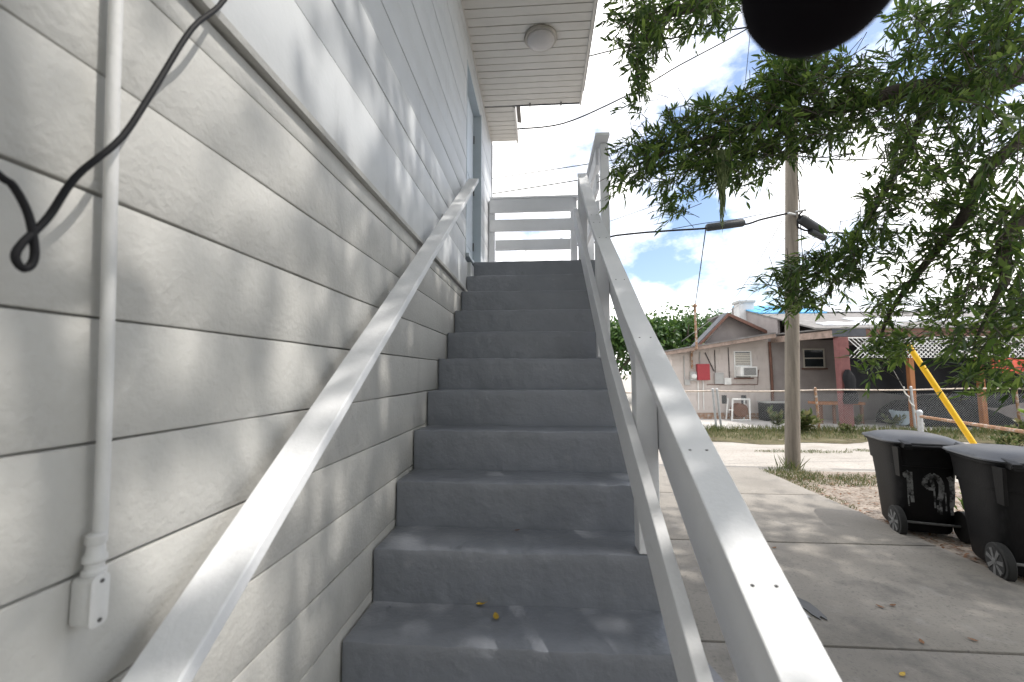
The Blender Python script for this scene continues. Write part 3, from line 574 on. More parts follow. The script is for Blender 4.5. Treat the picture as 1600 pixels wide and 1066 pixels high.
# porch
YP = 13.2
b = MB(); b.box((8.75, YP, 2.70), (20, YP+.05, 2.95)); b.build('porch_fascia', 'trim_brown', nh)
b = MB(); b.box((8.70, YP-.02, 2.72), (9.65, YP-.003, 2.96)); b.build('fascia_wrap', 'grey_tarp', nh)
b = MB(); b.hexa([(8.76, YP+.05, 2.70), (8.80, YP+.05, 2.70), (8.28, 15.7, 2.72), (8.24, 15.7, 2.72), (8.76, YP+.05, 2.92), (8.80, YP+.05, 2.92), (8.28, 15.7, 2.92), (8.24, 15.7, 2.92)]); b.build('porch_fascia', 'fascia_old', nh)
b = MB(); b.hexa([(8.72, YP-.03, 2.955), (20, YP-.03, 2.955), (20, 15.8, 3.1), (8.2, 15.8, 2.99), (8.72, YP-.03, 2.99), (20, YP-.03, 2.99), (20, 15.8, 3.14), (8.2, 15.8, 3.03)]); b.build('porch_roof', 'shingle', nh)
b = MB(); b.hexa([(8.86, 13.12, 0), (9.13, 13.12, 0), (9.13, 13.36, 0), (8.86, 13.36, 0), (8.82, 13.12, 2.695), (9.10, 13.12, 2.695), (9.10, 13.36, 2.695), (8.82, 13.36, 2.695)]); b.build('porch_column', 'pink_post', nh, bevel=.01)
for (xx, m) in ((10.93, 'orange_wood'), (12.85, 'orange_wood'), (15.2, 'orange_wood')):
    b = MB(); b.box((xx-.065, YP+.06, 0), (xx+.065, YP+.19, 2.70)); b.build('porch_post', m, nh)
# lattice: every slat its own piece
lat = MB(); zb_, zt_ = 2.085, 2.665; Hh = zt_-zb_
sl_me = {}
for s in (1, -1):
    m_ = MB(); m_.hexa([(-.018-s*Hh/2, 0, -Hh/2), (.018-s*Hh/2, 0, -Hh/2), (.018-s*Hh/2, .006, -Hh/2), (-.018-s*Hh/2, .006, -Hh/2), (-.018+s*Hh/2, 0, Hh/2), (.018+s*Hh/2, 0, Hh/2), (.018+s*Hh/2, .006, Hh/2), (-.018+s*Hh/2, .006, Hh/2)])
    me = bpy.data.meshes.new('slat'); me.from_pydata([Vector(v) for v in m_.v], [], m_.f); me.materials.append(MATS['lattice_white']); sl_me[s] = me
lt = bpy.data.objects.new('lattice', None); COL.objects.link(lt); lt.parent = nh; LOC[lt.name] = LOC[nh.name]
xx = 9.12+Hh/2
while xx < 15.0:
    for s in (1, -1):
        o = bpy.data.objects.new('slat', sl_me[s]); COL.objects.link(o); o.parent = lt; o.location = (xx-LOC[nh.name][0], YP-.014-.007*(s > 0)-LOC[nh.name][1], (zb_+zt_)/2)
    xx += .125
b = MB(); b.box((9.11, YP-.03, zt_), (15.3, YP-.002, zt_+.035)); b.build('rim', 'lattice_white', lt)
# window with blind, sash and air conditioner
wx0, wx1 = pt(1147, 550)[0], pt(1172, 550)[0]; wz0, wz1 = 1.50, 2.40
wn = MB(); wn.box((wx0, YW-.016, wz0), (wx1, YW+.004, wz1)); w1 = wn.build('window', 'glass_dark', nh)
for (a, c) in (((wx0-.03, wz0-.03), (wx0+.02, wz1+.03)), ((wx1-.02, wz0-.03), (wx1+.03, wz1+.03)), ((wx0+.021, wz1-.01), (wx1-.021, wz1+.03)), ((wx0+.021, 1.86), (wx1-.021, 1.92))):
    b = MB(); b.box((a[0], YW-.03, a[1]), (c[0], YW-.0165, c[1])); b.build('frame', 'white_plastic', w1)
for k in range(7):
    b = MB(); b.box((wx0+.025, YW-.0205, 1.94+k*.06), (wx1-.025, YW-.0168, 1.985+k*.06)); b.build('blind_slat', 'blind', w1)
b = MB(); b.box((wx0-.05, YW-.07, wz0-.07), (wx1+.06, YW-.0125, wz0-.032)); b.build('sill', 'trim_brown', w1)
ac = thing('air_conditioner', 'white window air conditioner under the blind of the pink house', 'air conditioner', ((wx0+wx1)/2, 15.5, 1.52))
b = MB(); b.box((wx0+.02, 15.30, 1.52), (wx1+.03, YW-.031, 1.86)); b.build('case', 'white_plastic', ac, bevel=.01)
b = MB(); b.box((wx0+.12, 15.285, 1.56), (wx1-.02, 15.299, 1.83)); b.build('grille', 'grey_box', ac)
for k in range(8):
    b = MB(); b.box((wx0+.13, 15.278, 1.575+k*.032), (wx1-.03, 15.284, 1.589+k*.032)); b.build('fin', 'hub', ac)
d0, d1 = pt(1256, 547), pt(1287, 573)
b = MB(); b.box((d0[0], YW-.005, d1[1]), (d1[0], YW+.03, d0[1])); w2 = b.build('window', 'glass_dark', nh)
for (a, c) in (((d0[0]-.05, d1[1]-.05), (d0[0], d0[1]+.05)), ((d1[0], d1[1]-.05), (d1[0]+.05, d0[1]+.05)), ((d0[0], d0[1]), (d1[0], d0[1]+.05)), ((d0[0], d1[1]-.05), (d1[0], d1[1])), ((d0[0], (d0[1]+d1[1])/2-.02), (d1[0], (d0[1]+d1[1])/2+.02))):
    b = MB(); b.box((a[0], YW-.02, a[1]), (c[0], YW-.006, c[1])); b.build('frame', 'blind', w2)
b = MB(); b.box((d0[0]-.1, YW-.06, d1[1]-.1), (d1[0]+.1, YW+.019, d1[1]-.052)); b.build('sill', 'trim_brown', w2)
b = MB(); q = pt(1201, 540); b.tube([(q[0], YW-.07, 2.75), (q[0]+.02, YW-.07, 1.5), (q[0]+.02, YW-.07, .55)], .045, 10); b.build('downpipe', 'trim_brown', nh, smooth=True)
b = MB(); b.box((4.78, YW-.03, 0), (8.12, YW-.013, .22)); b.build('plinth', 'rusty', nh)
# electrical gear on the wall
q0, q1 = pt(1087, 569), pt(1107, 594)
b = MB(); b.box((q0[0], YW-.17, q1[1]), (q1[0], YW-.013, q0[1])); rb = tag(b.build('breaker_box', 'red_box', None, bevel=.01), 'red metal electric panel mounted on the pink block wall', 'electric panel')
c0 = pt(1083, 588); mtr = thing('electric_meter', 'round glass electric meter left of the red panel', 'meter', (c0[0], YW, c0[1]))
b = MB(); b.box((c0[0]-.13, YW-.10, c0[1]-.16), (c0[0]+.10, YW-.013, c0[1]+.17)); b.build('base', 'grey_box', mtr, bevel=.01)
b = MB(); b.lathe((c0[0]-.01, YW-.10, c0[1]), [(.095, 0), (.095, -.04), (.08, -.09), (.03, -.10)], 18, 'Y'); b.build('dome', 'white_plastic', mtr, smooth=True)
def wallbox(px0, py0, px1, py1, dep, m, label, nm='junction_box'):
    a, c = pt(px0, py0), pt(px1, py1); b = MB(); b.box((a[0], YW-dep, c[1]), (c[0], YW-.013, a[1])); b.box((a[0]-.01, YW-dep-.008, a[1]-.03), (c[0]+.01, YW-dep-.001, a[1]+.01)); tag(b.build(nm, m, None, bevel=.006), label, 'electrical box')
wallbox(1115, 583, 1129, 600, .12, 'grey_box', 'grey upright utility box right of the red panel'); wallbox(1130, 591, 1141, 601, .10, 'white_plastic', 'small white cable box under the window unit'); wallbox(1069, 594, 1077, 602, .09, 'grey_box', 'small grey box with pipe at the left end of the pink wall')
def wallpipe(pix, r, m, label):
    b = MB(); b.tube([(pt(*p)[0], YW-.04, pt(*p)[1]) for p in pix], r, 6); tag(b.build('wall_conduit', m, None), label, 'pipe')
wallpipe([(1068, 556), (1069, 594)], .018, 'grey_box', 'thin grey conduit down to the small grey box')
wallpipe([(1093, 550), (1093, 569)], .016, 'grey_box', 'thin conduit dropping from the eave into the red panel')
wallpipe([(1090, 594), (1091, 640)], .02, 'white_plastic', 'pale conduit below the red panel going to the ground'); wallpipe([(1098, 594), (1099, 640)], .02, 'white_plastic', 'second pale conduit below the red panel')
wallpipe([(1101, 551), (1115, 580)], .014, 'cable_black', 'dark slanting cable from the eave to the grey utility box'); wallpipe([(1116, 547), (1117, 583)], .012, 'cable_black', 'thin dark cable straight down to the grey utility box'); wallpipe([(1137, 543), (1139, 591)], .012, 'cable_black', 'thin dark cable straight down to the white cable box')
wallpipe([(1104, 601), (1183, 601), (1184, 578)], .012, 'trim_brown', 'brown cable running under the window and up its right side')
b = MB(); q = pt(1080, 560); b.tube([(q[0], YW-.06, 1.8), (q[0], YW-.06, 2.4), (q[0]-.02, YW-.62, 2.5), (q[0]-.03, YW-.62, 3.95)], .04, 10); b.lathe((q[0]-.03, YW-.62, 3.95), [(.07, 0), (.08, .05), (.03, .12)], 12); tag(b.build('service_mast', 'rusty', None, smooth=True), 'rusty service mast rising through the low eave', 'mast')
# things round the house
q = PG(1147, 652); hs = thing('hose_reel', 'brown hose reel in a white frame against the pink wall', 'hose reel', (q.x, 15.3, 0))
b = MB(); b.lathe((6.85, 15.12, .36), [(.06, 0), (.24, .0), (.24, .03), (.16, .04), (.16, .28), (.24, .29), (.24, .32), (.06, .32)], 22, 'Y'); b.build('drum', 'brown_wood', hs, smooth=True)
for x in (6.55, 7.15):
    b = MB(); b.tube([(x-.05, 15.05, .0), (x+.02*(1 if x < 6.8 else -1), 15.1, .75)], .03, 8); b.tube([(x-.05, 15.5, .0), (x+.02*(1 if x < 6.8 else -1), 15.45, .75)], .03, 8); b.build('frame_leg', 'white_plastic', hs)
b = MB(); b.tube([(6.5, 15.05, .04), (7.12, 15.05, .04)], .03, 8); b.tube([(6.57, 15.1, .74), (7.13, 15.1, .74)], .03, 8); b.tube([(6.5, 15.28, .36), (7.2, 15.28, .36)], .02, 8); b.build('frame_bar', 'white_plastic', hs)
b = MB(); b.box((6.45, YW-.02, .55), (6.62, YW-.0125, .85)); b.box((7.12, YW-.02, .55), (7.3, YW-.0125, .85)); b.build('wall_vent', 'glass_dark', nh)
cr = thing('mesh_crate', 'dark mesh storage crate standing under the downpipe', 'crate', (7.95, 15.3, 0)); b = MB(); b.box((7.62, 15.0, .03), (8.45, 15.55, .62)); b.build('sides', 'dark_cloth', cr, bevel=.02); b = MB(); b.box((7.6, 14.98, .62), (8.47, 15.57, .66)); b.build('lid', 'grey_box', cr)
for x in (7.66, 8.41):
    b = MB(); b.box((x-.03, 15.02, .011), (x+.03, 15.53, .029)); b.build('foot', 'dark_cloth', cr)
tb = thing('wooden_table', 'low brown wooden table in the shade of the porch', 'table', (9.6, 14.6, 0))
b = MB(); b.box((8.95, 14.35, .62), (10.35, 14.95, .70)); b.build('tabletop', 'orange_wood', tb)
for x in (9.0, 9.4, 9.9, 10.25):
    b = MB(); b.box((x, 14.4, .01), (x+.07, 14.47, .619)); b.build('leg', 'brown_wood', tb)
b = MB(); b.lathe((11.15, 14.0, .02), [(.14, 0), (.20, .04), (.26, .34), (.30, .42), (.30, .46), (.26, .46), (.24, .40)], 20); tag(b.build('planter', 'pale_blue', None, smooth=True), 'pale blue planter tub under the porch lattice', 'planter')
jk = MB(); secs = []
for t in np.linspace(0, 1, 12):
    z = 1.74-t*1.0; w = .05+.13*math.sin(min(1, t*2.2)*math.pi/2)+.03*math.sin(t*9); secs.append([(8.98+.05*t+(w*(1+.15*math.sin(3*a+t*5)))*math.cos(a), 13.05+.055*math.sin(a)*(1+.3*math.sin(2*a+3*t)), z) for a in np.linspace(0, 2*math.pi, 15)[:-1]])
jk.ring(secs[::-1]); tag(jk.build('hanging_jacket', 'dark_cloth', None, smooth=True), 'dark blue-black jacket hung on the pink porch column', 'jacket')
b = MB(); nx, nz_ = 40, 10; vs = []
for l in (0, .012):
    for j in range(nz_+1):
        for i in range(nx+1):
            u = i/nx; v = j/nz_; x = 9.3+7*u; zt = 2.5; zb2 = .95+.16*math.sin(u*7)+.1*math.sin(u*19)-.2*u; vs.append((x, 13.75+l+.09*math.sin(x*3.1+v*2)+.05*math.sin(x*7.3), zb2+(zt-zb2)*v))
o_ = (nx+1)*(nz_+1); b.add(vs, [(j*(nx+1)+i, j*(nx+1)+i+1, (j+1)*(nx+1)+i+1, (j+1)*(nx+1)+i) for i in range(nx) for j in range(nz_)]+[(o_+j*(nx+1)+i, o_+(j+1)*(nx+1)+i, o_+(j+1)*(nx+1)+i+1, o_+j*(nx+1)+i+1) for i in range(nx) for j in range(nz_)])
tag(b.build('shade_cloth', 'dark_cloth', None, smooth='all'), 'black shade cloth hung across the porch behind the lattice', 'shade cloth')
b = MB(); secs = []
for t in np.linspace(0, 1, 14):
    x = 11.1+3.6*t; h_ = .25+.65*math.sin(math.pi*min(1, .12+t))**.6+.06*math.sin(t*23); secs.append([(x, 14.4-.75*math.cos(a)*(.8+.2*math.sin(5*t)), .01+h_*max(0, math.sin(a))) for a in np.linspace(0, math.pi, 12)])
b.ring(secs); tag(b.build('tarp_covered_pile', 'dark_cloth', None, smooth=True), 'heap of things under a black tarp on the porch', 'tarp')
b = MB(); vs = []
for i in range(13):
    for j in range(2): vs.append((12.9+1.6*i/12, 13.05+.05*math.sin(i*1.3), 2.12-.02*i*(i < 7)-.03*math.sin(i)-.42*j))
b.add(vs+[(x, y+.01, z) for x, y, z in vs], [(2*i, 2*i+1, 2*i+3, 2*i+2) for i in range(12)]+[(26+2*i, 26+2*i+2, 26+2*i+3, 26+2*i+1) for i in range(12)]); tag(b.build('red_towel', 'red_fabric', None, smooth='all'), 'red cloth hanging from the right part of the lattice', 'towel')

# ================================================================== FOLIAGE
def leaves_mesh(name, P, D, Nn, L, Wd, m, parent, kind='stuff'):
    """vectorised lance-shaped leaves: P base, D direction, Nn side vector, L length, Wd width"""
    P, D, Nn = map(np.asarray, (P, D, Nn)); L = np.asarray(L)[:, None]; Wd = np.asarray(Wd)[:, None]
    D = D/np.linalg.norm(D, axis=1, keepdims=True); Sd = np.cross(D, Nn); Sd /= np.linalg.norm(Sd, axis=1, keepdims=True)+1e-9; U = np.cross(Sd, D)
    k = len(P)
    V = np.stack([P, P+D*L*.33+Sd*Wd*.5+U*Wd*.12, P+D*L*.33-Sd*Wd*.5+U*Wd*.12, P+D*L*.72+Sd*Wd*.36-U*L*.03, P+D*L*.72-Sd*Wd*.36-U*L*.03, P+D*L-U*L*.10], 1).reshape(-1, 3)
    V = V-np.array(parent_loc(parent))
    base = np.arange(k)[:, None]*6
    tri = np.concatenate([base+np.array([[0, 2, 1]]), base+np.array([[1, 2, 4]]), base+np.array([[1, 4, 3]]), base+np.array([[3, 4, 5]])], 1).reshape(-1, 3)
    me = bpy.data.meshes.new(name); me.vertices.add(len(V)); me.vertices.foreach_set('co', V.astype(np.float32).ravel())
    nl = len(tri)*3; me.loops.add(nl); me.loops.foreach_set('vertex_index', tri.astype(np.int32).ravel())
    me.polygons.add(len(tri)); me.polygons.foreach_set('loop_start', np.arange(0, nl, 3, dtype=np.int32)); me.update(calc_edges=True); me.validate()
    return link(name, me, m, parent, kind=kind)
def rnd_dirs(k):
    v = rng.normal(size=(k, 3)); return v/np.linalg.norm(v, axis=1, keepdims=True)
def twig_leaves(bases, dirs, lens, nleaf, ll, lw, spread=.9):
    """leaves set alternately along short twigs"""
    P = []; D = []
    k = len(bases); bases = np.asarray(bases); dirs = np.asarray(dirs)
    t = np.tile(np.linspace(.12, 1, nleaf), (k, 1))+rng.uniform(-.03, .03, (k, nleaf))
    droop = np.array([0, 0, -.35])
    P = bases[:, None]+dirs[:, None]*(lens[:, None]*t)[..., None]+droop*(lens[:, None]*t**2)[..., None]
    side = rng.normal(size=(k, nleaf, 3)); side -= (side*dirs[:, None]).sum(-1, keepdims=True)*dirs[:, None]; side /= np.linalg.norm(side, axis=-1, keepdims=True)+1e-9
    D = dirs[:, None]*(.55+.5*t)[..., None]+side*spread*(1.15-.7*t)[..., None]+np.array([0, 0, -.12])
    P = P.reshape(-1, 3); D = D.reshape(-1, 3); n_ = len(P)
    Nv = rnd_dirs(n_)*.6+np.array([0, 0, 1.]); L = ll*rng.uniform(.6, 1.2, n_); return P, D, Nv, L, L*lw*rng.uniform(.8, 1.2, n_)
oak = thing('oak_tree', 'large oak tree whose leafy branches hang over the driveway and stairs', 'tree', (6.2, 2.2, 0))
TR = [(6.25, 2.15, -.3), (6.2, 2.2, 1.0), (6.1, 2.25, 2.4), (5.95, 2.3, 3.8), (5.7, 2.4, 5.2), (5.2, 2.5, 6.6), (4.4, 2.4, 7.8)]
b = MB(); b.tube(spline(TR, 4), [.36-.27*i/24 for i in range(25)], 14); b.build('trunk', 'bark', oak, smooth='all')
def limb(pts, r0, r1):
    p = spline(pts, 5); b = MB(); b.tube(p, [r0+(r1-r0)*i/(len(p)-1) for i in range(len(p))], 9); b.build('limb', 'bark', oak, smooth='all'); return p
limbs = []
limbs.append(limb([(5.95, 2.3, 3.9), (4.6, 2.6, 4.35), PY(1580, 120, 2.9), PY(1430, 140, 3.0), PY(1300, 170, 3.1), PY(1190, 195, 3.2), PY(1080, 225, 3.3), PY(985, 262, 3.3)], .11, .007))
limbs.append(limb([(5.6, 2.4, 5.3), (4.0, 2.7, 6.2), (2.6, 2.9, 5.7), PY(1140, -25, 3.1), PY(1040, 25, 3.2), PY(998, 90, 3.2), PY(1000, 160, 3.2)], .09, .005))
limbs.append(limb([(6.0, 2.3, 3.3), (4.6, 2.5, 3.9), PY(1590, 225, 2.7), PY(1505, 340, 2.8), PY(1440, 420, 3.0), PY(1390, 490, 3.1), PY(1372, 545, 3.2)], .055, .005))
limbs.append(limb([PY(1460, 135, 2.97), PY(1415, 240, 3.05), PY(1350, 350, 3.2), PY(1290, 420, 3.3), PY(1215, 450, 3.3)], .035, .005))
limbs.append(limb([(5.9, 2.2, 3.0), (4.6, 2.4, 3.0), PY(1625, 330, 2.6), PY(1570, 440, 2.7), PY(1525, 530, 2.75)], .08, .006))
limbs.append(limb([(5.5, 2.4, 5.6), (4.2, 1.2, 6.6), (2.6, .4, 6.9), (1.2, .2, 6.6)], .10, .015)); limbs.append(limb([(5.6, 2.4, 5.4), (4.6, 3.4, 6.6), (3.0, 3.6, 7.2), (1.6, 3.4, 7.3)], .10, .015)); limbs.append(limb([(5.0, 2.5, 6.9), (4.2, .6, 7.6), (3.2, -1.4, 7.6)], .09, .015))
limbs.append(limb([(5.2, 2.5, 6.6), (6.0, 2.7, 8.6), (7.2, 2.8, 10.4), (8.4, 2.6, 11.6)], .14, .03)); limbs.append(limb([(5.6, 2.6, 7.6), (4.8, 2.9, 9.4), (4.4, 2.4, 11.2)], .10, .02))
limbs.append(limb([(2.6, .4, 6.9), (1.4, .6, 5.2), (.6, .5, 3.9), (.235, .33, 3.3)], .03, .008))
# leaf masses: (px, py, radius px x, y, distance, twigs, bright share)
CL = [(975, 265, 30, 38, 3.3, 26), (1010, 235, 40, 40, 3.3, 50), (1050, 225, 45, 55, 3.3, 75), (1095, 215, 45, 60, 3.25, 85), (1140, 200, 45, 60, 3.2, 85), (1190, 185, 50, 60, 3.15, 95), (1240, 165, 50, 65, 3.1, 95), (1290, 150, 50, 65, 3.1, 90), (1340, 150, 50, 65, 3.05, 85), (1390, 150, 50, 80, 3.0, 80), (1180, 240, 40, 30, 3.2, 40), (1232, 112, 42, 38, 3.1, 60), (1260, 100, 40, 30, 3.05, 40), (1240, 225, 35, 28, 3.1, 30), (1110, 265, 30, 30, 3.2, 30),
      (975, 15, 30, 25, 3.2, 26), (1005, 40, 38, 38, 3.2, 46), (1040, 30, 45, 38, 3.2, 46), (1085, 15, 45, 28, 3.15, 40), (1130, 5, 40, 20, 3.1, 26), (1000, 90, 24, 30, 3.2, 24), (1000, 135, 14, 28, 3.2, 13), (998, 165, 10, 15, 3.2, 5), (965, 60, 15, 10, 3.2, 5),
      (1050, 295, 24, 24, 3.3, 17), (1065, 320, 24, 18, 3.3, 12), (1040, 320, 14, 14, 3.3, 5), (1160, 275, 35, 18, 3.2, 14),
      (1450, 30, 60, 45, 2.8, 70), (1520, 30, 60, 50, 2.6, 80), (1580, 40, 50, 60, 2.5, 70), (1440, 110, 50, 60, 2.9, 60), (1500, 120, 55, 65, 2.7, 80), (1570, 130, 50, 70, 2.5, 60), (1420, 200, 40, 50, 2.9, 40), (1470, 210, 50, 60, 2.8, 70), (1530, 215, 40, 60, 2.7, 40), (1590, 230, 40, 60, 2.5, 45), (1400, 280, 35, 40, 2.9, 30), (1450, 290, 50, 45, 2.8, 60), (1500, 300, 40, 40, 2.7, 36), (1570, 310, 45, 45, 2.6, 40),
      (1390, 340, 35, 35, 3.0, 34), (1350, 370, 35, 35, 3.1, 34), (1310, 400, 40, 38, 3.2, 46), (1265, 425, 45, 40, 3.25, 60), (1225, 445, 32, 32, 3.3, 34), (1260, 465, 30, 18, 3.3, 18), (1330, 430, 25, 30, 3.2, 18), (1370, 300, 20, 30, 3.0, 10),
      (1480, 370, 40, 35, 2.8, 34), (1430, 400, 35, 35, 2.95, 34), (1410, 450, 30, 35, 3.0, 28), (1385, 500, 30, 35, 3.1, 30), (1380, 540, 35, 22, 3.2, 26), (1365, 570, 18, 16, 3.2, 8), (1400, 535, 35, 20, 3.0, 18),
      (1540, 390, 40, 45, 2.7, 36), (1590, 380, 30, 50, 2.5, 34), (1500, 440, 40, 40, 2.8, 40), (1560, 460, 40, 40, 2.65, 40), (1595, 470, 30, 40, 2.5, 28), (1470, 500, 35, 30, 2.9, 34), (1520, 520, 40, 35, 2.75, 40), (1570, 540, 40, 35, 2.65, 36), (1540, 575, 35, 25, 2.75, 22), (1590, 590, 30, 30, 2.6, 20), (1505, 575, 25, 15, 2.8, 10)]
B_, Dd, Ln = [], [], []; B2, D2, L2 = [], [], []
for (cx_, cy_, rx, ry, yy, nt_) in CL:
    low = cy_ > 490
    for k in range(int(nt_*(.48 if cx_ > 1385 and cy_ < 330 else .56 if cx_ > 1385 else .74))):
        a = random.uniform(0, 2*math.pi); r = math.sqrt(random.random())
        p = PY(cx_+rx*r*math.cos(a), cy_+ry*r*math.sin(a), yy+random.gauss(0, .22))
        d = Vector((random.gauss(-.45, .6), random.gauss(-.05, .6), random.gauss(-.10, .5))).normalized()
        p = p-d*.07
        if low and random.random() < .75: B2.append(p); D2.append(d); L2.append(random.uniform(.10, .2))
        elif random.random() < .05: B2.append(p); D2.append(d); L2.append(random.uniform(.10, .2))
        else: B_.append(p); Dd.append(d); Ln.append(random.uniform(.12, .24))
leaves_mesh('foliage', *twig_leaves(B_, Dd, np.array(Ln), 15, .082, .215), 'oak_leaf', oak); leaves_mesh('foliage', *twig_leaves(B2, D2, np.array(L2), 12, .072, .26), 'bright_leaf', oak)
tw = MB()
for bs, ds, ls in ((B_, Dd, Ln), (B2, D2, L2)):
    for p, d, l in zip(bs, ds, ls):
        p = Vector(p); e = Vector((0, 0, -.35)); tw.tube([p-Vector(d)*.10, p, p+Vector(d)*l*.5+e*l*.25, p+Vector(d)*l+e*l], [.0028, .0024, .0018, .0009], 3, cap=False)
tw.build('twigs', 'bark', oak, kind='stuff')
# unseen crown: overhead clumps shade stairs and wall, rear clumps added to block light
OB, OD, OL = [], [], []
heads = []
while len(heads) < 104:
    x, y, z = random.uniform(3.3, 12), random.uniform(1.2, 4.5), random.uniform(7.6, 12.6)
    if abs((x-7)/4.8)**3+abs((y-2.8)/1.8)**3+abs((z-10)/2.6)**3 < 1: heads.append((x, y, z, random.uniform(.7, 1.1)))
for _ in range(16): heads.append((random.uniform(3, 9), random.uniform(-3.5, .6), random.uniform(6.5, 9.8), random.uniform(.5, .9)))
for _ in range(34): heads.append((random.uniform(2.5, 9), random.uniform(-3.6, -.7), random.uniform(6.5, 10), random.uniform(.7, 1.0)))  # added clumps shading the ground behind the camera
for _ in range(210): heads.append((random.uniform(-.2, 9), random.uniform(-6.2, -2.4), random.uniform(1.0, 11.5), random.uniform(.9, 1.3)))  # added foliage wall behind the camera, keeps light off the risers
for (x, y, z, r) in heads:
    for k in range(46):
        v = Vector((random.gauss(0, .55), random.gauss(0, .55), random.gauss(0, .4)))*r; p = Vector((x, y, z))+v
        s = project(p)
        if s and -60 < s[0] < 1660 and s[1] > -40: continue
        OB.append(p); OD.append(Vector((random.gauss(0, 1), random.gauss(0, 1), random.gauss(-.1, .6))).normalized()); OL.append(random.uniform(.18, .32))
leaves_mesh('unseen_crown', *twig_leaves(OB, OD, np.array(OL), 14, .105, .36), 'oak_leaf', oak)
# hanging spanish moss
def moss(px, py0, py1, w, yy, n_, label):
    b = MB()
    for k in range(n_):
        x = px+random.gauss(0, w); l = random.uniform(.45, 1.); y1 = py0+(py1-py0)*l*(1-min(.6, abs(x-px)/(3*w)))
        pts = [PY(x+random.gauss(0, 1.5)+(px-x)*.5*(i/5), py0+(y1-py0)*i/5, yy+.04*math.sin(i+k)) for i in range(6)]; b.tube(pts, [.005, .005, .0045, .004, .003, .0015], 3, cap=False)
    tag(b.build('spanish_moss', 'moss', None), label, 'moss')
moss(1128, 235, 372, 7, 2.85, 130, 'long grey-green tuft of hanging moss left of the utility pole'); moss(1400, 225, 305, 14, 2.95, 26, 'thin straggling moss hanging from the big branch'); moss(1300, 210, 250, 10, 3.1, 14, 'short wisp of moss under the branch by the pole top')
# unidentified dark shape close to the camera, built as a dome on an added cord
DP = PY(1283, -28, .40); hd = thing('unidentified_dome', 'unidentified black rounded object just in front of the camera, on an added cord', 'unidentified object', (DP.x, DP.y, DP.z))
rr_ = .40*113/F_PX
b = MB(); b.lathe((DP.x, DP.y, DP.z), [(.004, -.058), (rr_*.35, -.055), (rr_*.62, -.046), (rr_*.82, -.032), (rr_*.95, -.014), (rr_, .006), (rr_*.97, .03), (rr_*.85, .055), (rr_*.55, .085), (rr_*.2, .10), (.006, .105)], 36); b.build('shell', 'black_rubber', hd, smooth='all')
b = MB(); b.tube([(DP.x, DP.y, DP.z+.10), (DP.x+.002, DP.y, DP.z+.7), (.235, .33, 3.32)], .003, 6); b.build('cord', 'cable_black', hd)

# distant trees beyond the left end of the house
def far_tree(x, y, h, r, label, nl=2600, ls=.34):
    t = thing('broadleaf_tree', label, 'tree', (x, y, 0), 'trees beyond the pink house')
    b = MB(); b.tube([(x, y, -.2), (x+.1, y, h*.35), (x, y+.1, h*.7)], [.22, .16, .05], 9)
    for k in range(7):
        a = k*.9; b.tube([(x+.05, y, h*(.3+.05*k)), (x+math.cos(a)*r*.5, y+math.sin(a)*r*.5, h*(.5+.05*k)), (x+math.cos(a)*r*.8, y+math.sin(a)*r*.8, h*(.6+.045*k))], [.08, .05, .015], 6)
    b.build('trunk', 'bark', t, smooth='all')
    heads = [(random.gauss(0, .42)*r, random.gauss(0, .42)*r, h*random.uniform(.38, .93), r*random.uniform(.22, .42)) for _ in range(24)]
    P = np.concatenate([np.array([x+a, y+b_, c])+rng.normal(size=(nl//24, 3))*[q*.55, q*.55, q*.5] for a, b_, c, q in heads]); P[:, 2] = np.clip(P[:, 2], .3, None); k = len(P)
    leaves_mesh('crown', P, rnd_dirs(k)+np.array([0, 0, -.3]), rnd_dirs(k)*.8+np.array([0, 0, 1]), ls*rng.uniform(.5, 1.1, k), ls*.5*rng.uniform(.6, 1.1, k), 'far_leaf', t)
far_tree(8.4, 25, 5.2, 1.8, 'leafy tree rising left of the gable roof'); far_tree(10.6, 28, 5.8, 1.8, 'taller tree behind the rusty mast and gable', 2600); far_tree(6.4, 24, 4.6, 1.7, 'rounded tree at the left end of the pink house'); far_tree(3.6, 22, 4.6, 1.8, 'green tree seen through the gap between the railing boards')
far_tree(1.0, 30, 4.4, 2.2, 'low tree far behind the top landing')
# weeds and grass
def grass(name, spots, label, hmax=.25):
    P, D, L = [], [], []
    for (x, y, rx, ry, n_, h_) in spots:
        for k in range(n_):
            a = random.uniform(0, 6.28); r = math.sqrt(random.random()); P.append((x+rx*r*math.cos(a), y+ry*r*math.sin(a), .0)); D.append((random.gauss(0, .45), random.gauss(0, .45), 1)); L.append(h_*random.uniform(.4, 1.1))
    L = np.array(L); o = leaves_mesh(name, P, D, rnd_dirs(len(P)), L, np.minimum(.012, L*.07)+.003, 'grass_blade', None); tag(o, label, 'grass')
grass('grass', [(x, 11.7+.25*math.sin(x*2), .7, .85, 420, .12) for x in np.arange(1.0, 16, .8)]+[(x, 12.5, .7, .35, 300, .22) for x in np.arange(1.5, 16, 1.0)], 'strip of rough grass along the chain link fence')
grass('grass', [(4.0, 7.2, .45, .35, 800, .09), (4.5, 6.8, .6, .3, 800, .07), (4.15, 7.5, .2, .15, 60, .30), (3.8, 6.6, .14, .5, 400, .06), (5.0, 7.0, .6, .25, 500, .07), (3.75, 5.75, .08, .3, 120, .05)], 'low grass patch growing at the foot of the utility pole')
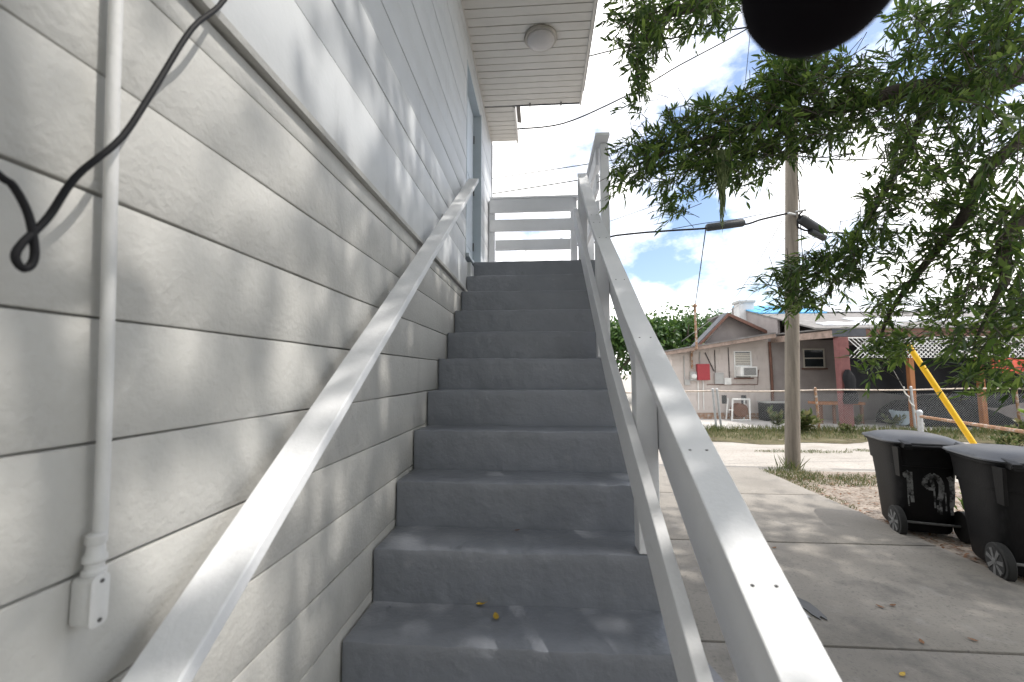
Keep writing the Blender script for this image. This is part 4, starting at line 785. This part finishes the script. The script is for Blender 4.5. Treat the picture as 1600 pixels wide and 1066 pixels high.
grass('grass', [(5.4, 9.3, 1.0, .16, 800, .06), (7.4, 9.5, 1.0, .16, 700, .06), (7.4, 9.0, .3, .2, 120, .13)], 'thin grass ridge down the middle of the sandy alley')
def weed(x, y, h_, n_, label, m='grass_blade'):
    t = thing('weed', label, 'weed', (x, y, 0)); B, Dv, Lv = [], [], []; b = MB()
    for k in range(n_):
        d = Vector((random.gauss(0, .35), random.gauss(0, .35), 1)).normalized(); B.append((x+random.gauss(0, .07), y+random.gauss(0, .07), .02)); Dv.append(d); Lv.append(h_*random.uniform(.5, 1)); b.tube([Vector(B[-1])-Vector((0, 0, .04)), Vector(B[-1])+d*Lv[-1]*.9+Vector((0, 0, -.3*Lv[-1]))], .004, 4)
    b.build('stems', m, t, kind='stuff'); leaves_mesh('leaves', *twig_leaves(B, Dv, np.array(Lv), 16, h_*.24, .42), m, t)
weed(7.1, 12.35, .85, 26, 'bushy weed clump in front of the fence by the utility pole'); weed(7.0, 13.3, .8, 7, 'tall thin weed growing before the hose reel'); weed(9.35, 13.5, .6, 8, 'weed beside the foot of the pink porch column'); weed(10.6, 13.7, .55, 8, 'small weed in front of the pale planter'); weed(8.3, 12.3, .35, 14, 'low weed tuft between the rusty fence posts')
weed(4.75, 4.55, .65, 14, 'leafy weed growing behind the gap between the two bins', 'bright_leaf'); weed(12.0, 11.2, .7, 26, 'weed bush behind the pipe barrier'); weed(10.6, 10.4, .6, 24, 'weed bush behind the yellow guard'); weed(13.4, 11.9, 1.1, 26, 'tall weedy bush near the right porch post', 'bright_leaf'); weed(9.6, 9.6, .45, 16, 'low leafy weed beside the pipe barrier rail')
# leaf litter on the soil
k = 1500; P = np.stack([rng.uniform(3.72, 6.2, k), rng.uniform(2.5, 7.3, k), rng.uniform(.012, .022, k)], 1); D = rnd_dirs(k)*[1, 1, .15]
o = leaves_mesh('leaf_litter', P, D, np.tile([0, 0, 1.], (k, 1)), rng.uniform(.03, .07, k), rng.uniform(.012, .025, k), 'brown_leaf', None); tag(o, 'scattered brown leaf litter on the soil round the trash bins', 'leaf litter')
